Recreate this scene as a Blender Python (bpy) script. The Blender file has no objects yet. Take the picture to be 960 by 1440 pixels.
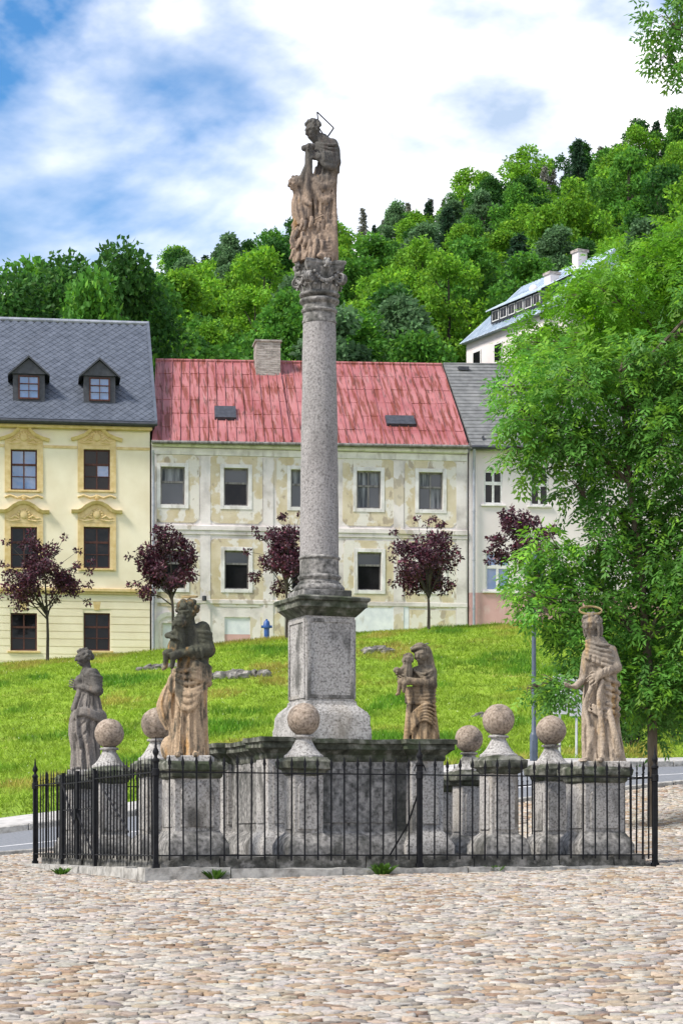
import bpy, bmesh, math, random
import numpy as np
from mathutils import Vector, Matrix, noise as mnoise
R = math.radians
rnd = random.Random(7)
rng = np.random.default_rng(7)
scene = bpy.context.scene
col = scene.collection

# ------------------------------------------------------------------ camera, sky, sun, exposure
F, HZ, CX = 3200.0, 1190.0, 480.0          # focal length, eye level and centre column in photo pixels (960 x 1440)
cam = bpy.data.cameras.new('camera')
cam.sensor_fit = 'VERTICAL'; cam.sensor_height = 24.0; cam.lens = 24.0 * F / 1440.0
cam.shift_y = (HZ - 720.0) / 1440.0
cam.clip_start = 0.1; cam.clip_end = 6000
camo = bpy.data.objects.new('camera', cam); col.objects.link(camo)
camo.location = (0, 0, 0); camo.rotation_euler = (R(90), 0, 0)
scene.camera = camo

SUN_EL, SUN_AZ = 48.0, -118.0               # azimuth: from +Y, positive towards +X
w = bpy.data.worlds.new('World'); scene.world = w; w.use_nodes = True
nt = w.node_tree; nt.nodes.clear()
def WN(t, **k):
    n = nt.nodes.new(t)
    for a, b in k.items(): setattr(n, a, b)
    return n
wo = WN('ShaderNodeOutputWorld'); bg = WN('ShaderNodeBackground')
sky = WN('ShaderNodeTexSky', sky_type='NISHITA', sun_disc=False)
sky.sun_elevation = R(SUN_EL); sky.sun_rotation = R(SUN_AZ); sky.air_density = 1.0; sky.dust_density = 0.3; sky.ozone_density = 3.0
tc = WN('ShaderNodeTexCoord')
mp = WN('ShaderNodeMapping'); mp.inputs['Scale'].default_value = (1.0, 1.0, 1.9); mp.inputs['Location'].default_value = (8.699, 8.044, 2.689)
mp.inputs['Rotation'].default_value = (0, R(-38), 0)
cn = WN('ShaderNodeTexNoise'); cn.inputs['Scale'].default_value = 5.2; cn.inputs['Detail'].default_value = 7; cn.inputs['Roughness'].default_value = 0.5; cn.inputs['Distortion'].default_value = 0.25
cr = WN('ShaderNodeValToRGB'); cr.color_ramp.elements[0].position = 0.44; cr.color_ramp.elements[1].position = 0.63
cr.color_ramp.elements[0].color = (0.0, 0.0, 0.0, 1); cr.color_ramp.elements[1].color = (1, 1, 1, 1)
cn2 = WN('ShaderNodeTexNoise'); cn2.inputs['Scale'].default_value = 9.0; cn2.inputs['Detail'].default_value = 6
cr2 = WN('ShaderNodeValToRGB'); cr2.color_ramp.elements[0].position = 0.32; cr2.color_ramp.elements[1].position = 0.60
cr2.color_ramp.elements[0].color = (0.26, 0.33, 0.44, 1); cr2.color_ramp.elements[1].color = (1.12, 1.05, 1.0, 1)
sm = WN('ShaderNodeVectorMath', operation='SCALE'); sm.inputs['Scale'].default_value = 0.085
hs = WN('ShaderNodeHueSaturation'); hs.inputs['Saturation'].default_value = 1.3; hs.inputs['Value'].default_value = 1.0
mx = WN('ShaderNodeMix', data_type='RGBA')
L = nt.links.new
L(tc.outputs['Generated'], mp.inputs['Vector']); L(mp.outputs[0], cn.inputs['Vector']); L(mp.outputs[0], cn2.inputs['Vector'])
sep = WN('ShaderNodeSeparateXYZ'); L(tc.outputs['Generated'], sep.inputs[0])      # cloud thickens towards the horizon
mr_ = WN('ShaderNodeMapRange'); mr_.inputs['From Min'].default_value = 0.22; mr_.inputs['From Max'].default_value = 0.37; mr_.inputs['To Min'].default_value = 0.12; mr_.inputs['To Max'].default_value = 0.0
add_ = WN('ShaderNodeMath', operation='ADD'); L(sep.outputs['Z'], mr_.inputs['Value']); L(mr_.outputs[0], add_.inputs[0]); L(cn.outputs['Fac'], add_.inputs[1])
L(add_.outputs[0], cr.inputs['Fac']); L(cn2.outputs['Fac'], cr2.inputs['Fac'])
L(sky.outputs[0], hs.inputs['Color']); L(hs.outputs[0], sm.inputs[0]); L(cr.outputs[0], mx.inputs[0]); L(sm.outputs[0], mx.inputs[6]); L(cr2.outputs[0], mx.inputs[7])
L(mx.outputs[2], bg.inputs['Color']); bg.inputs['Strength'].default_value = 1.0; L(bg.outputs[0], wo.inputs['Surface'])

sun = bpy.data.lights.new('sun', 'SUN'); sun.energy = 2.6; sun.angle = R(13); sun.color = (1, 0.93, 0.84)
suno = bpy.data.objects.new('sun', sun); col.objects.link(suno)
sd = Vector((math.sin(R(SUN_AZ)) * math.cos(R(SUN_EL)), math.cos(R(SUN_AZ)) * math.cos(R(SUN_EL)), math.sin(R(SUN_EL))))
suno.rotation_euler = sd.to_track_quat('Z', 'Y').to_euler(); suno.location = (-20, -20, 40)
scene.view_settings.view_transform = 'Standard'; scene.view_settings.look = 'None'
scene.view_settings.exposure = 1.10; scene.view_settings.gamma = 1.0

def P(x, y, d):                             # photo pixel + distance -> point
    return Vector(((x - CX) / F * d, d, (HZ - y) / F * d))

# ------------------------------------------------------------------ materials
MATS = {}
def nmat(name, ramp, scale=3.0, rough=0.85, layers=(), bump=None, stretch=(1, 1, 1), spec=0.3, detail=6, attr=None, metal=0.0, trans=0.0, randomize=False):
    """procedural material: noise through a ramp, then stain layers (colour, scale, stretch, lo, hi, strength)"""
    m = bpy.data.materials.new(name); m.use_nodes = True; t = m.node_tree; n = t.nodes; lk = t.links.new
    b = n['Principled BSDF']; b.inputs['Roughness'].default_value = rough; b.inputs['Specular IOR Level'].default_value = spec; b.inputs['Metallic'].default_value = metal
    c = n.new('ShaderNodeTexCoord'); src = c.outputs['Object']
    if randomize:
        oi = n.new('ShaderNodeObjectInfo'); ad = n.new('ShaderNodeVectorMath'); ad.operation = 'MULTIPLY_ADD'
        ad.inputs[1].default_value = (40, 40, 40); lk(oi.outputs['Random'], ad.inputs[0]); lk(src, ad.inputs[2]); src = ad.outputs[0]
    def noise(sc, st, det=detail, ro=0.55):
        mpn = n.new('ShaderNodeMapping'); mpn.inputs['Scale'].default_value = st; lk(src, mpn.inputs['Vector'])
        nn = n.new('ShaderNodeTexNoise'); nn.inputs['Scale'].default_value = sc; nn.inputs['Detail'].default_value = det; nn.inputs['Roughness'].default_value = ro
        lk(mpn.outputs[0], nn.inputs['Vector']); return nn.outputs['Fac']
    r = n.new('ShaderNodeValToRGB'); e = r.color_ramp.elements
    while len(e) < len(ramp): e.new(0.5)
    for k, (p, cc) in enumerate(ramp): e[k].position = p; e[k].color = (*cc, 1)
    lk(noise(scale, stretch), r.inputs['Fac']); cur = r.outputs[0]
    if attr:
        at = n.new('ShaderNodeAttribute'); at.attribute_name = attr
        mu = n.new('ShaderNodeMix'); mu.data_type = 'RGBA'; mu.blend_type = 'MULTIPLY'; mu.inputs[0].default_value = 1
        lk(cur, mu.inputs[6]); lk(at.outputs['Color'], mu.inputs[7]); cur = mu.outputs[2]
    for (cc, sc, st, lo, hi, s) in layers:
        mr = n.new('ShaderNodeMapRange'); mr.inputs['From Min'].default_value = lo; mr.inputs['From Max'].default_value = hi; mr.inputs['To Max'].default_value = s
        lk(noise(sc, st), mr.inputs['Value'])
        mi = n.new('ShaderNodeMix'); mi.data_type = 'RGBA'; lk(mr.outputs[0], mi.inputs[0]); lk(cur, mi.inputs[6]); mi.inputs[7].default_value = (*cc, 1); cur = mi.outputs[2]
    lk(cur, b.inputs['Base Color'])
    if bump:
        bs, st, dist = bump
        bn = n.new('ShaderNodeBump'); bn.inputs['Strength'].default_value = st; bn.inputs['Distance'].default_value = dist
        lk(noise(bs, stretch, 8, 0.65), bn.inputs['Height']); lk(bn.outputs[0], b.inputs['Normal'])
    if trans:
        tr = n.new('ShaderNodeBsdfTranslucent'); lk(cur, tr.inputs['Color']); ms = n.new('ShaderNodeMixShader'); ms.inputs[0].default_value = trans
        lk(b.outputs[0], ms.inputs[1]); lk(tr.outputs[0], ms.inputs[2]); lk(ms.outputs[0], n['Material Output'].inputs['Surface'])
    MATS[name] = m
    return m
def g(v): return (v, v, v)
def two(a, b, lo=0.35, hi=0.65): return [(lo, a), (hi, b)]

nmat('granite', [(0.32, (0.11, 0.105, 0.10)), (0.45, (0.29, 0.28, 0.265)), (0.62, (0.42, 0.41, 0.39))], 38, 0.9, layers=[((0.045, 0.045, 0.04), 3.0, (1, 1, 0.5), 0.53, 0.66, 0.8), ((0.30, 0.24, 0.15), 1.4, (1, 1, 0.4), 0.56, 0.75, 0.35)], bump=(60, 0.5, 0.01), randomize=True)
nmat('granite_shaft', [(0.32, (0.12, 0.115, 0.11)), (0.46, (0.25, 0.24, 0.235)), (0.64, (0.34, 0.33, 0.32))], 42, 0.9, layers=[((0.10, 0.095, 0.09), 2.0, (1, 1, 0.35), 0.5, 0.75, 0.7), ((0.36, 0.34, 0.32), 3, (1, 1, 0.5), 0.58, 0.8, 0.4)], bump=(50, 0.6, 0.012))
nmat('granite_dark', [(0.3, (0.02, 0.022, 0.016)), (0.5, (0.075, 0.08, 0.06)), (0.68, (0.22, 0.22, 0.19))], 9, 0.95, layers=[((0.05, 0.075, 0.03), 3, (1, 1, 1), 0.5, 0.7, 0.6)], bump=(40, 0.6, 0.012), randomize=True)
nmat('granite_mid', [(0.3, (0.06, 0.06, 0.055)), (0.5, (0.20, 0.195, 0.185)), (0.66, (0.33, 0.32, 0.30))], 18, 0.95, layers=[((0.03, 0.033, 0.028), 2.6, (1, 1, 0.5), 0.50, 0.66, 0.85)], bump=(40, 0.6, 0.014), randomize=True)
nmat('ball_stone', [(0.3, (0.12, 0.095, 0.07)), (0.48, (0.28, 0.225, 0.175)), (0.66, (0.38, 0.32, 0.26))], 34, 0.9, layers=[((0.045, 0.04, 0.035), 4.5, (1, 1, 0.8), 0.55, 0.70, 0.7)], bump=(55, 0.6, 0.012), randomize=True)
nmat('rough_step', [(0.3, (0.02, 0.02, 0.018)), (0.5, (0.09, 0.09, 0.08)), (0.7, (0.30, 0.29, 0.27))], 8, 0.95, layers=[((0.36, 0.35, 0.33), 5, (1, 1, 1), 0.60, 0.72, 0.8)], bump=(25, 0.9, 0.03), randomize=True)
nmat('kerb_stone', [(0.3, (0.17, 0.165, 0.15)), (0.6, (0.42, 0.41, 0.38))], 9, 0.95, bump=(30, 0.7, 0.02), randomize=True)
nmat('iron', two((0.005, 0.0055, 0.007), (0.012, 0.013, 0.016)), 14, 0.7, spec=0.2, layers=[((0.07, 0.035, 0.02), 12, (1, 1, 1), 0.66, 0.78, 0.5)])
nmat('gilt', two((0.30, 0.22, 0.10), (0.45, 0.35, 0.18)), 20, 0.5, metal=0.5)
nmat('joint_dirt', two((0.035, 0.027, 0.02), (0.09, 0.068, 0.05)), 12, 1.0, bump=(60, 0.6, 0.02))
nmat('cobble', [(0.25, g(0.60)), (0.5, g(0.95)), (0.75, g(1.2))], 26, 0.9, attr='col', bump=(70, 0.5, 0.012), spec=0.25)
nmat('asphalt', two((0.14, 0.15, 0.165), (0.21, 0.22, 0.235)), 20, 0.9, bump=(200, 0.3, 0.01), layers=[((0.28, 0.28, 0.28), 0.6, (1, 1, 1), 0.55, 0.75, 0.35)])
nmat('road_paint', two(g(0.62), g(0.8)), 8, 0.8)
nmat('pavement', two((0.34, 0.33, 0.31), (0.48, 0.465, 0.44)), 5, 0.95, bump=(40, 0.4, 0.01))
nmat('soil_grass', [(0.3, (0.12, 0.20, 0.014)), (0.5, (0.19, 0.30, 0.018)), (0.7, (0.25, 0.35, 0.03))], 0.9, 1.0, layers=[((0.24, 0.20, 0.06), 0.45, (1, 1, 1), 0.60, 0.72, 0.6)])
nmat('blade', [(0.3, g(0.70)), (0.7, g(1.2))], 0.6, 0.7, attr='col', trans=0.35, layers=())
nmat('forest_floor', two((0.035, 0.06, 0.012), (0.07, 0.11, 0.02)), 0.2, 1.0)
nmat('bark', two((0.07, 0.055, 0.04), (0.17, 0.14, 0.105)), 8, 0.95, stretch=(1, 1, 0.2), bump=(20, 0.8, 0.02))
nmat('bark_dark', two((0.03, 0.025, 0.02), (0.07, 0.06, 0.05)), 8, 0.95, stretch=(1, 1, 0.2))
nmat('outcrop', [(0.3, (0.04, 0.04, 0.034)), (0.5, (0.17, 0.16, 0.145)), (0.7, (0.40, 0.38, 0.35))], 2.2, 0.95, bump=(8, 0.9, 0.1))

def paving_bed():
    """dirt between the modelled stones; outside the modelled area the same paving as colour and relief"""
    m = bpy.data.materials.new('paving_bed'); m.use_nodes = True; t = m.node_tree; n = t.nodes; lk = t.links.new; b = n['Principled BSDF']; b.inputs['Roughness'].default_value = 0.95
    c = n.new('ShaderNodeTexCoord'); sx = n.new('ShaderNodeSeparateXYZ'); lk(c.outputs['Object'], sx.inputs[0])
    def vor(feat):
        v = n.new('ShaderNodeTexVoronoi'); v.feature = feat; v.voronoi_dimensions = '2D'; v.inputs['Scale'].default_value = 8.6; lk(c.outputs['Object'], v.inputs['Vector']); return v
    v1, v2 = vor('F1'), vor('DISTANCE_TO_EDGE'); r = n.new('ShaderNodeValToRGB'); e = r.color_ramp.elements; s = n.new('ShaderNodeSeparateColor'); lk(v1.outputs['Color'], s.inputs[0]); lk(s.outputs[0], r.inputs['Fac'])
    for p_, cc in ((0.3, (0.35, 0.31, 0.27)), (0.6, (0.37, 0.30, 0.23)), (0.8, (0.33, 0.24, 0.165))): e.new(p_).color = (*cc, 1)
    e[0].color = (0.40, 0.355, 0.31, 1); e[-1].color = (0.27, 0.185, 0.13, 1)
    def math_(op, a, bb):
        q = n.new('ShaderNodeMath'); q.operation = op
        for i, z in enumerate((a, bb)):
            if isinstance(z, (int, float)): q.inputs[i].default_value = z
            elif z is not None: lk(z, q.inputs[i])
        return q.outputs[0]
    edge = math_('GREATER_THAN', v2.outputs['Distance'], 0.05)
    side = math_('GREATER_THAN', math_('SUBTRACT', math_('ABSOLUTE', sx.outputs['X'], None), math_('MULTIPLY', sx.outputs['Y'], 0.155)), 2.35)
    out = math_('MULTIPLY', edge, math_('MAXIMUM', side, math_('LESS_THAN', sx.outputs['Y'], 9.75)))
    mi = n.new('ShaderNodeMix'); mi.data_type = 'RGBA'; lk(out, mi.inputs[0]); mi.inputs[6].default_value = (0.055, 0.042, 0.032, 1); lk(r.outputs[0], mi.inputs[7]); lk(mi.outputs[2], b.inputs['Base Color'])
    bn = n.new('ShaderNodeBump'); bn.inputs['Strength'].default_value = 0.8; bn.inputs['Distance'].default_value = 0.02; lk(math_('MINIMUM', v2.outputs['Distance'], 0.2), bn.inputs['Height']); lk(bn.outputs[0], b.inputs['Normal']); MATS['paving_bed'] = m
paving_bed()

# ------------------------------------------------------------------ mesh and object helpers
class MB:
    def __init__(s): s.v = []; s.f = []
    def add(s, vs, fs):
        o = len(s.v); s.v += [tuple(p) for p in vs]; s.f += [tuple(i + o for i in f) for f in fs]
    def box(s, x0, x1, y0, y1, z0, z1):
        s.add([(x0,y0,z0),(x1,y0,z0),(x1,y1,z0),(x0,y1,z0),(x0,y0,z1),(x1,y0,z1),(x1,y1,z1),(x0,y1,z1)],
              [(0,3,2,1),(4,5,6,7),(0,1,5,4),(1,2,6,5),(2,3,7,6),(3,0,4,7)])
    def quad(s, a, b, c, d): s.add([a, b, c, d], [(0, 1, 2, 3)])
    def prism(s, pts, y0, y1):              # polygon in (x, z), extruded along y
        n = len(pts)
        s.add([(x, y0, z) for x, z in pts] + [(x, y1, z) for x, z in pts],
              [tuple(range(n)), tuple(range(2*n-1, n-1, -1))] + [(i, i+n, (i+1) % n + n, (i+1) % n) for i in range(n)])
    def lathe(s, prof, n=24, c=(0, 0, 0), caps=True):   # (radius, z)
        vs = []
        for r, z in prof:
            for k in range(n):
                a = 2*math.pi*k/n; vs.append((c[0]+r*math.cos(a), c[1]+r*math.sin(a), c[2]+z))
        fs = [(i*n+k, i*n+(k+1) % n, (i+1)*n+(k+1) % n, (i+1)*n+k) for i in range(len(prof)-1) for k in range(n)]
        if caps: fs += [tuple(range(n-1, -1, -1)), tuple((len(prof)-1)*n+k for k in range(n))]
        s.add(vs, fs)
    def square(s, prof, c=(0, 0), ch=0.012, nseg=6):    # (half width, z) stack with chamfered corners
        rings = []
        for hw, z in prof:
            q = hw - ch; ring = []
            for (sx, sy, ex, ey) in ((-q,-hw,q,-hw), (hw,-q,hw,q), (q,hw,-q,hw), (-hw,q,-hw,-q)):
                for k in range(nseg+1): t = k/nseg; ring.append((c[0]+sx+(ex-sx)*t, c[1]+sy+(ey-sy)*t, z))
            rings.append(ring)
        n = len(rings[0]); vs = [p for r_ in rings for p in r_]
        fs = [(i*n+k, i*n+(k+1) % n, (i+1)*n+(k+1) % n, (i+1)*n+k) for i in range(len(rings)-1) for k in range(n)]
        fs += [tuple(range(n-1, -1, -1)), tuple((len(rings)-1)*n+k for k in range(n))]
        s.add(vs, fs)
    def tube(s, pts, rad, n=6, caps=True):
        pts = [Vector(p) for p in pts]
        if not hasattr(rad, '__len__'): rad = [rad]*len(pts)
        vs = []; up = None
        for i, p in enumerate(pts):
            d = (pts[min(i+1, len(pts)-1)] - pts[max(i-1, 0)]).normalized()
            a = d.orthogonal().normalized() if up is None else (up - d*up.dot(d)).normalized()
            up = a; b = d.cross(a)
            for k in range(n):
                t = 2*math.pi*k/n; vs.append(p + (a*math.cos(t) + b*math.sin(t))*rad[i])
        fs = [(i*n+k, i*n+(k+1) % n, (i+1)*n+(k+1) % n, (i+1)*n+k) for i in range(len(pts)-1) for k in range(n)]
        if caps: fs += [tuple(range(n-1, -1, -1)), tuple((len(pts)-1)*n+k for k in range(n))]
        s.add(vs, fs)
    def sphere(s, c, r, nu=20, nv=12):
        rr = r if hasattr(r, '__len__') else (r, r, r)
        prof = [(math.sin(math.pi*i/nv), -math.cos(math.pi*i/nv)) for i in range(nv+1)]
        o = len(s.v); s.lathe([(max(p, 1e-4), z) for p, z in prof], nu)
        for i in range(o, len(s.v)):
            x, y, z = s.v[i]; s.v[i] = (c[0]+x*rr[0], c[1]+y*rr[1], c[2]+z*rr[2])
    def jitter(s, amp, freq, fine=0.0):
        for i, p in enumerate(s.v):
            q = Vector(p); d = mnoise.noise_vector(q*freq)*amp
            if fine: d += mnoise.noise_vector(q*freq*4)*fine
            s.v[i] = tuple(q + d)
        return s
    def build(s, name, m, parent=None, smooth=None, bevel=0.0):
        me = bpy.data.meshes.new(name); me.from_pydata(s.v, [], s.f); me.validate(); me.materials.append(MATS[m])
        o = bpy.data.objects.new(name, me); col.objects.link(o)
        if parent is not None: o.parent = parent
        if smooth is not None: me.shade_smooth(); me.set_sharp_from_angle(angle=R(smooth))
        if bevel: b = o.modifiers.new('bevel', 'BEVEL'); b.width = bevel; b.segments = 2; b.limit_method = 'ANGLE'
        return o
def npmesh(name, v, faces, m, parent=None, colors=None, smooth=False):
    """mesh from numpy arrays; faces is (n, k) with one k"""
    v = np.asarray(v, np.float32); faces = np.asarray(faces, np.int32); n, k = faces.shape
    me = bpy.data.meshes.new(name); me.vertices.add(len(v)); me.vertices.foreach_set('co', v.ravel())
    me.loops.add(n*k); me.loops.foreach_set('vertex_index', faces.ravel())
    me.polygons.add(n); me.polygons.foreach_set('loop_start', np.arange(0, n*k, k, dtype=np.int32))
    if smooth: me.polygons.foreach_set('use_smooth', np.ones(n, bool))
    me.update(calc_edges=True)
    if colors is not None:
        a = me.color_attributes.new('col', 'FLOAT_COLOR', 'POINT')
        c4 = np.ones((len(v), 4), np.float32); c4[:, :3] = colors; a.data.foreach_set('color', c4.ravel())
    me.materials.append(MATS[m])
    o = bpy.data.objects.new(name, me); col.objects.link(o)
    if parent is not None: o.parent = parent
    return o
def link(name, me, parent=None, loc=(0, 0, 0), rz=0.0, scale=None):
    o = bpy.data.objects.new(name, me); col.objects.link(o); o.location = loc; o.rotation_euler = (0, 0, rz)
    if scale: o.scale = scale
    if parent is not None: o.parent = parent
    return o
def tag(o, label=None, cat=None, group=None, kind=None):
    if label: o['label'] = label
    if cat: o['category'] = cat
    if group: o['group'] = group
    if kind: o['kind'] = kind
    return o
def thing(name, label, cat, loc=(0, 0, 0), rz=0.0, group=None):
    o = bpy.data.objects.new(name, None); col.objects.link(o); o.location = loc; o.rotation_euler = (0, 0, rz); o.empty_display_size = 0.2
    return tag(o, label, cat, group)
# ------------------------------------------------------------------ terrain
CP = [(-2.0, 5, -1.2), (2.0, 5, -1.1), (0, 11.5, -0.90), (0, 18, -0.60), (-15, 11, -1.15), (15, 11, -0.6), (-15, 22, -0.75), (15, 24, -0.05), (0, -8, -1.7), (-15, -8, -1.9), (15, -8, -1.5),
      (-2.0, 24.1, -0.385), (0.5, 24.7, -0.335), (3.7, 26.2, -0.245), (-4.1, 30.1, -0.26), (-0.2, 28.3, -0.28), (0.8, 31.6, -0.15), (2.9, 32.3, 0.02)]
for (x, y, d) in [(20, 1213, 31.5), (0, 1203, 37.5), (0, 1168, 44), (0, 1152, 45.5), (920, 1163, 34), (945, 1101, 41.6), (945, 1077, 48), (960, 1070, 50), (632, 1118, 43), (745, 1104, 44), (750, 1075, 48),
                  (0, 937, 97), (215, 919, 98), (330, 906, 98.5), (480, 895, 99.5), (600, 889, 100), (690, 882, 100.5), (800, 878, 101), (960, 874, 102),
                  (0, 1036, 70), (300, 1010, 70), (600, 985, 72), (900, 960, 74)]:
    p = P(x, y, d); CP.append((p.x, p.y, p.z))
CP += [(-25, 45, -1.2), (25, 50, 3.2), (-25, 97, 7.0), (28, 102, 10.6), (-25, 70, 2.6), (27, 74, 6.6), (-25, 112, 8.2), (0, 112, 9.2), (27, 112, 10.6)]
CP = np.array(CP)
def _k(r2): return r2*np.log(r2 + 1e-9)
_n = len(CP); _A = np.zeros((_n+3, _n+3))
_d2 = (CP[:, None, 0]-CP[None, :, 0])**2 + (CP[:, None, 1]-CP[None, :, 1])**2
_A[:_n, :_n] = _k(_d2) + np.eye(_n)*2.0
_A[:_n, _n] = 1; _A[:_n, _n+1:] = CP[:, :2]; _A[_n:, :_n] = _A[:_n, _n:].T
_w = np.linalg.solve(_A, np.concatenate([CP[:, 2], np.zeros(3)]))
RX = [-400, -120, -45, -22, 2, 19, 30, 45, 100, 400]; RZ = [30, 42, 58, 67.5, 74.5, 79.5, 82.5, 88, 104, 119]
def ground_z(x, d):
    x = np.asarray(x, float); d = np.asarray(d, float); sh = np.broadcast(x, d).shape
    x = np.broadcast_to(x, sh).ravel(); d = np.broadcast_to(d, sh).ravel()
    xc = np.clip(x, -27, 28); dc = np.clip(d, -8, 112); z = np.empty(len(xc))
    for s in range(0, len(xc), 20000):
        a, b = xc[s:s+20000], dc[s:s+20000]
        z[s:s+20000] = _k((a[:, None]-CP[None, :, 0])**2 + (b[:, None]-CP[None, :, 1])**2) @ _w[:_n] + _w[_n] + _w[_n+1]*a + _w[_n+2]*b
    zr = np.interp(x, RX, RZ); t = np.clip((d-112)/188, 0, 1)
    z = z + np.where(d > 112, (zr - z)*t, 0) - np.where(d > 300, (d-300)*0.12, 0)
    return z.reshape(sh)
def gz(x, d): return float(ground_z(np.array([x]), np.array([d]))[0])
def sheet(name, xs, ds, m, dz=0.0, keep=None, kind='structure'):
    Xg, Dg = np.meshgrid(xs, ds) if not callable(ds) else ds(xs)
    Z = ground_z(Xg, Dg) + dz; ny, nx = Xg.shape
    v = np.stack([Xg, Dg, Z], -1).reshape(-1, 3); i = np.arange(ny*nx).reshape(ny, nx)
    f = np.stack([i[:-1, :-1], i[:-1, 1:], i[1:, 1:], i[1:, :-1]], -1).reshape(-1, 4)
    return tag(npmesh(name, v, f, m, smooth=True), kind=kind)
def d_near(X): return 37.5 + 0.33*(X + 5.5)
def strip(o0, o1, n):
    def fn(xs):
        t = np.linspace(0, 1, n)[:, None]; a = d_near(xs)[None] + o0; b = d_near(xs)[None] + o1
        return np.broadcast_to(xs[None], (n, len(xs))), a + (b-a)*t
    return fn
XS = np.linspace(-26, 26, 105)
sheet('ground', np.concatenate([np.linspace(-500, -50, 16), np.linspace(-45, 45, 61), np.linspace(50, 500, 16)]), np.concatenate([np.linspace(-30, 110, 71), np.linspace(114, 320, 60), np.linspace(340, 1500, 12)]), 'forest_floor', -0.12)
square = sheet('cobbled_square', XS, lambda xs: (np.broadcast_to(xs[None], (140, len(xs))), (-8 + np.linspace(0, 1, 140)[:, None]*(d_near(xs)[None] - 0.1 + 8))), 'paving_bed', 0.0)
sheet('road', XS, strip(0, 6.4, 20), 'asphalt', -0.02)
sheet('edge_line', XS, strip(0.30, 0.44, 3), 'road_paint', -0.016)
sheet('centre_line', XS, strip(3.3, 3.42, 3), 'road_paint', -0.016)
sheet('pavement', XS, strip(6.6, 8.0, 6), 'pavement', 0.09)
sheet('grass_slope', np.linspace(-28, 28, 113), lambda xs: (np.broadcast_to(xs[None], (150, len(xs))), d_near(xs)[None] + 8.0 + np.linspace(0, 1, 150)[:, None]*(113 - d_near(xs)[None] - 8.0)), 'soil_grass', 0.05)
def kerb_run(off, wdt, h0, h1, m, seglen=1.0):
    parent = tag(bpy.data.objects.new('kerb', None), kind='structure'); col.objects.link(parent)
    x = -14.0
    while x < 14:
        x1 = x + seglen - 0.012; mb = MB(); vs = []
        for xx in (x, x1):
            for o, h in ((0, h0), (0, h1), (wdt, h1), (wdt, h0)):
                d = d_near(xx) + off + o; vs.append((xx, d, gz(xx, d) + h))
        mb.add(vs, [(0,1,2,3), (7,6,5,4), (0,4,5,1), (1,5,6,2), (2,6,7,3), (3,7,4,0)])
        mb.build('kerb_block', 'kerb_stone', parent, bevel=0.015); x += seglen
kerb_run(-0.16, 0.16, -0.15, 0.07, 'kerb_stone'); kerb_run(6.4, 0.2, -0.15, 0.10, 'kerb_stone')

# ------------------------------------------------------------------ the monument's frame (needed to leave cobbles out below it)
CTR = Vector((-0.2, 28.3, 0)); AL = R(20); U = Vector((math.cos(AL), math.sin(AL), 0)); V = Vector((-math.sin(AL), math.cos(AL), 0))
def M(u, v, z=0.0): return CTR + U*u + V*v + Vector((0, 0, z))

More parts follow.
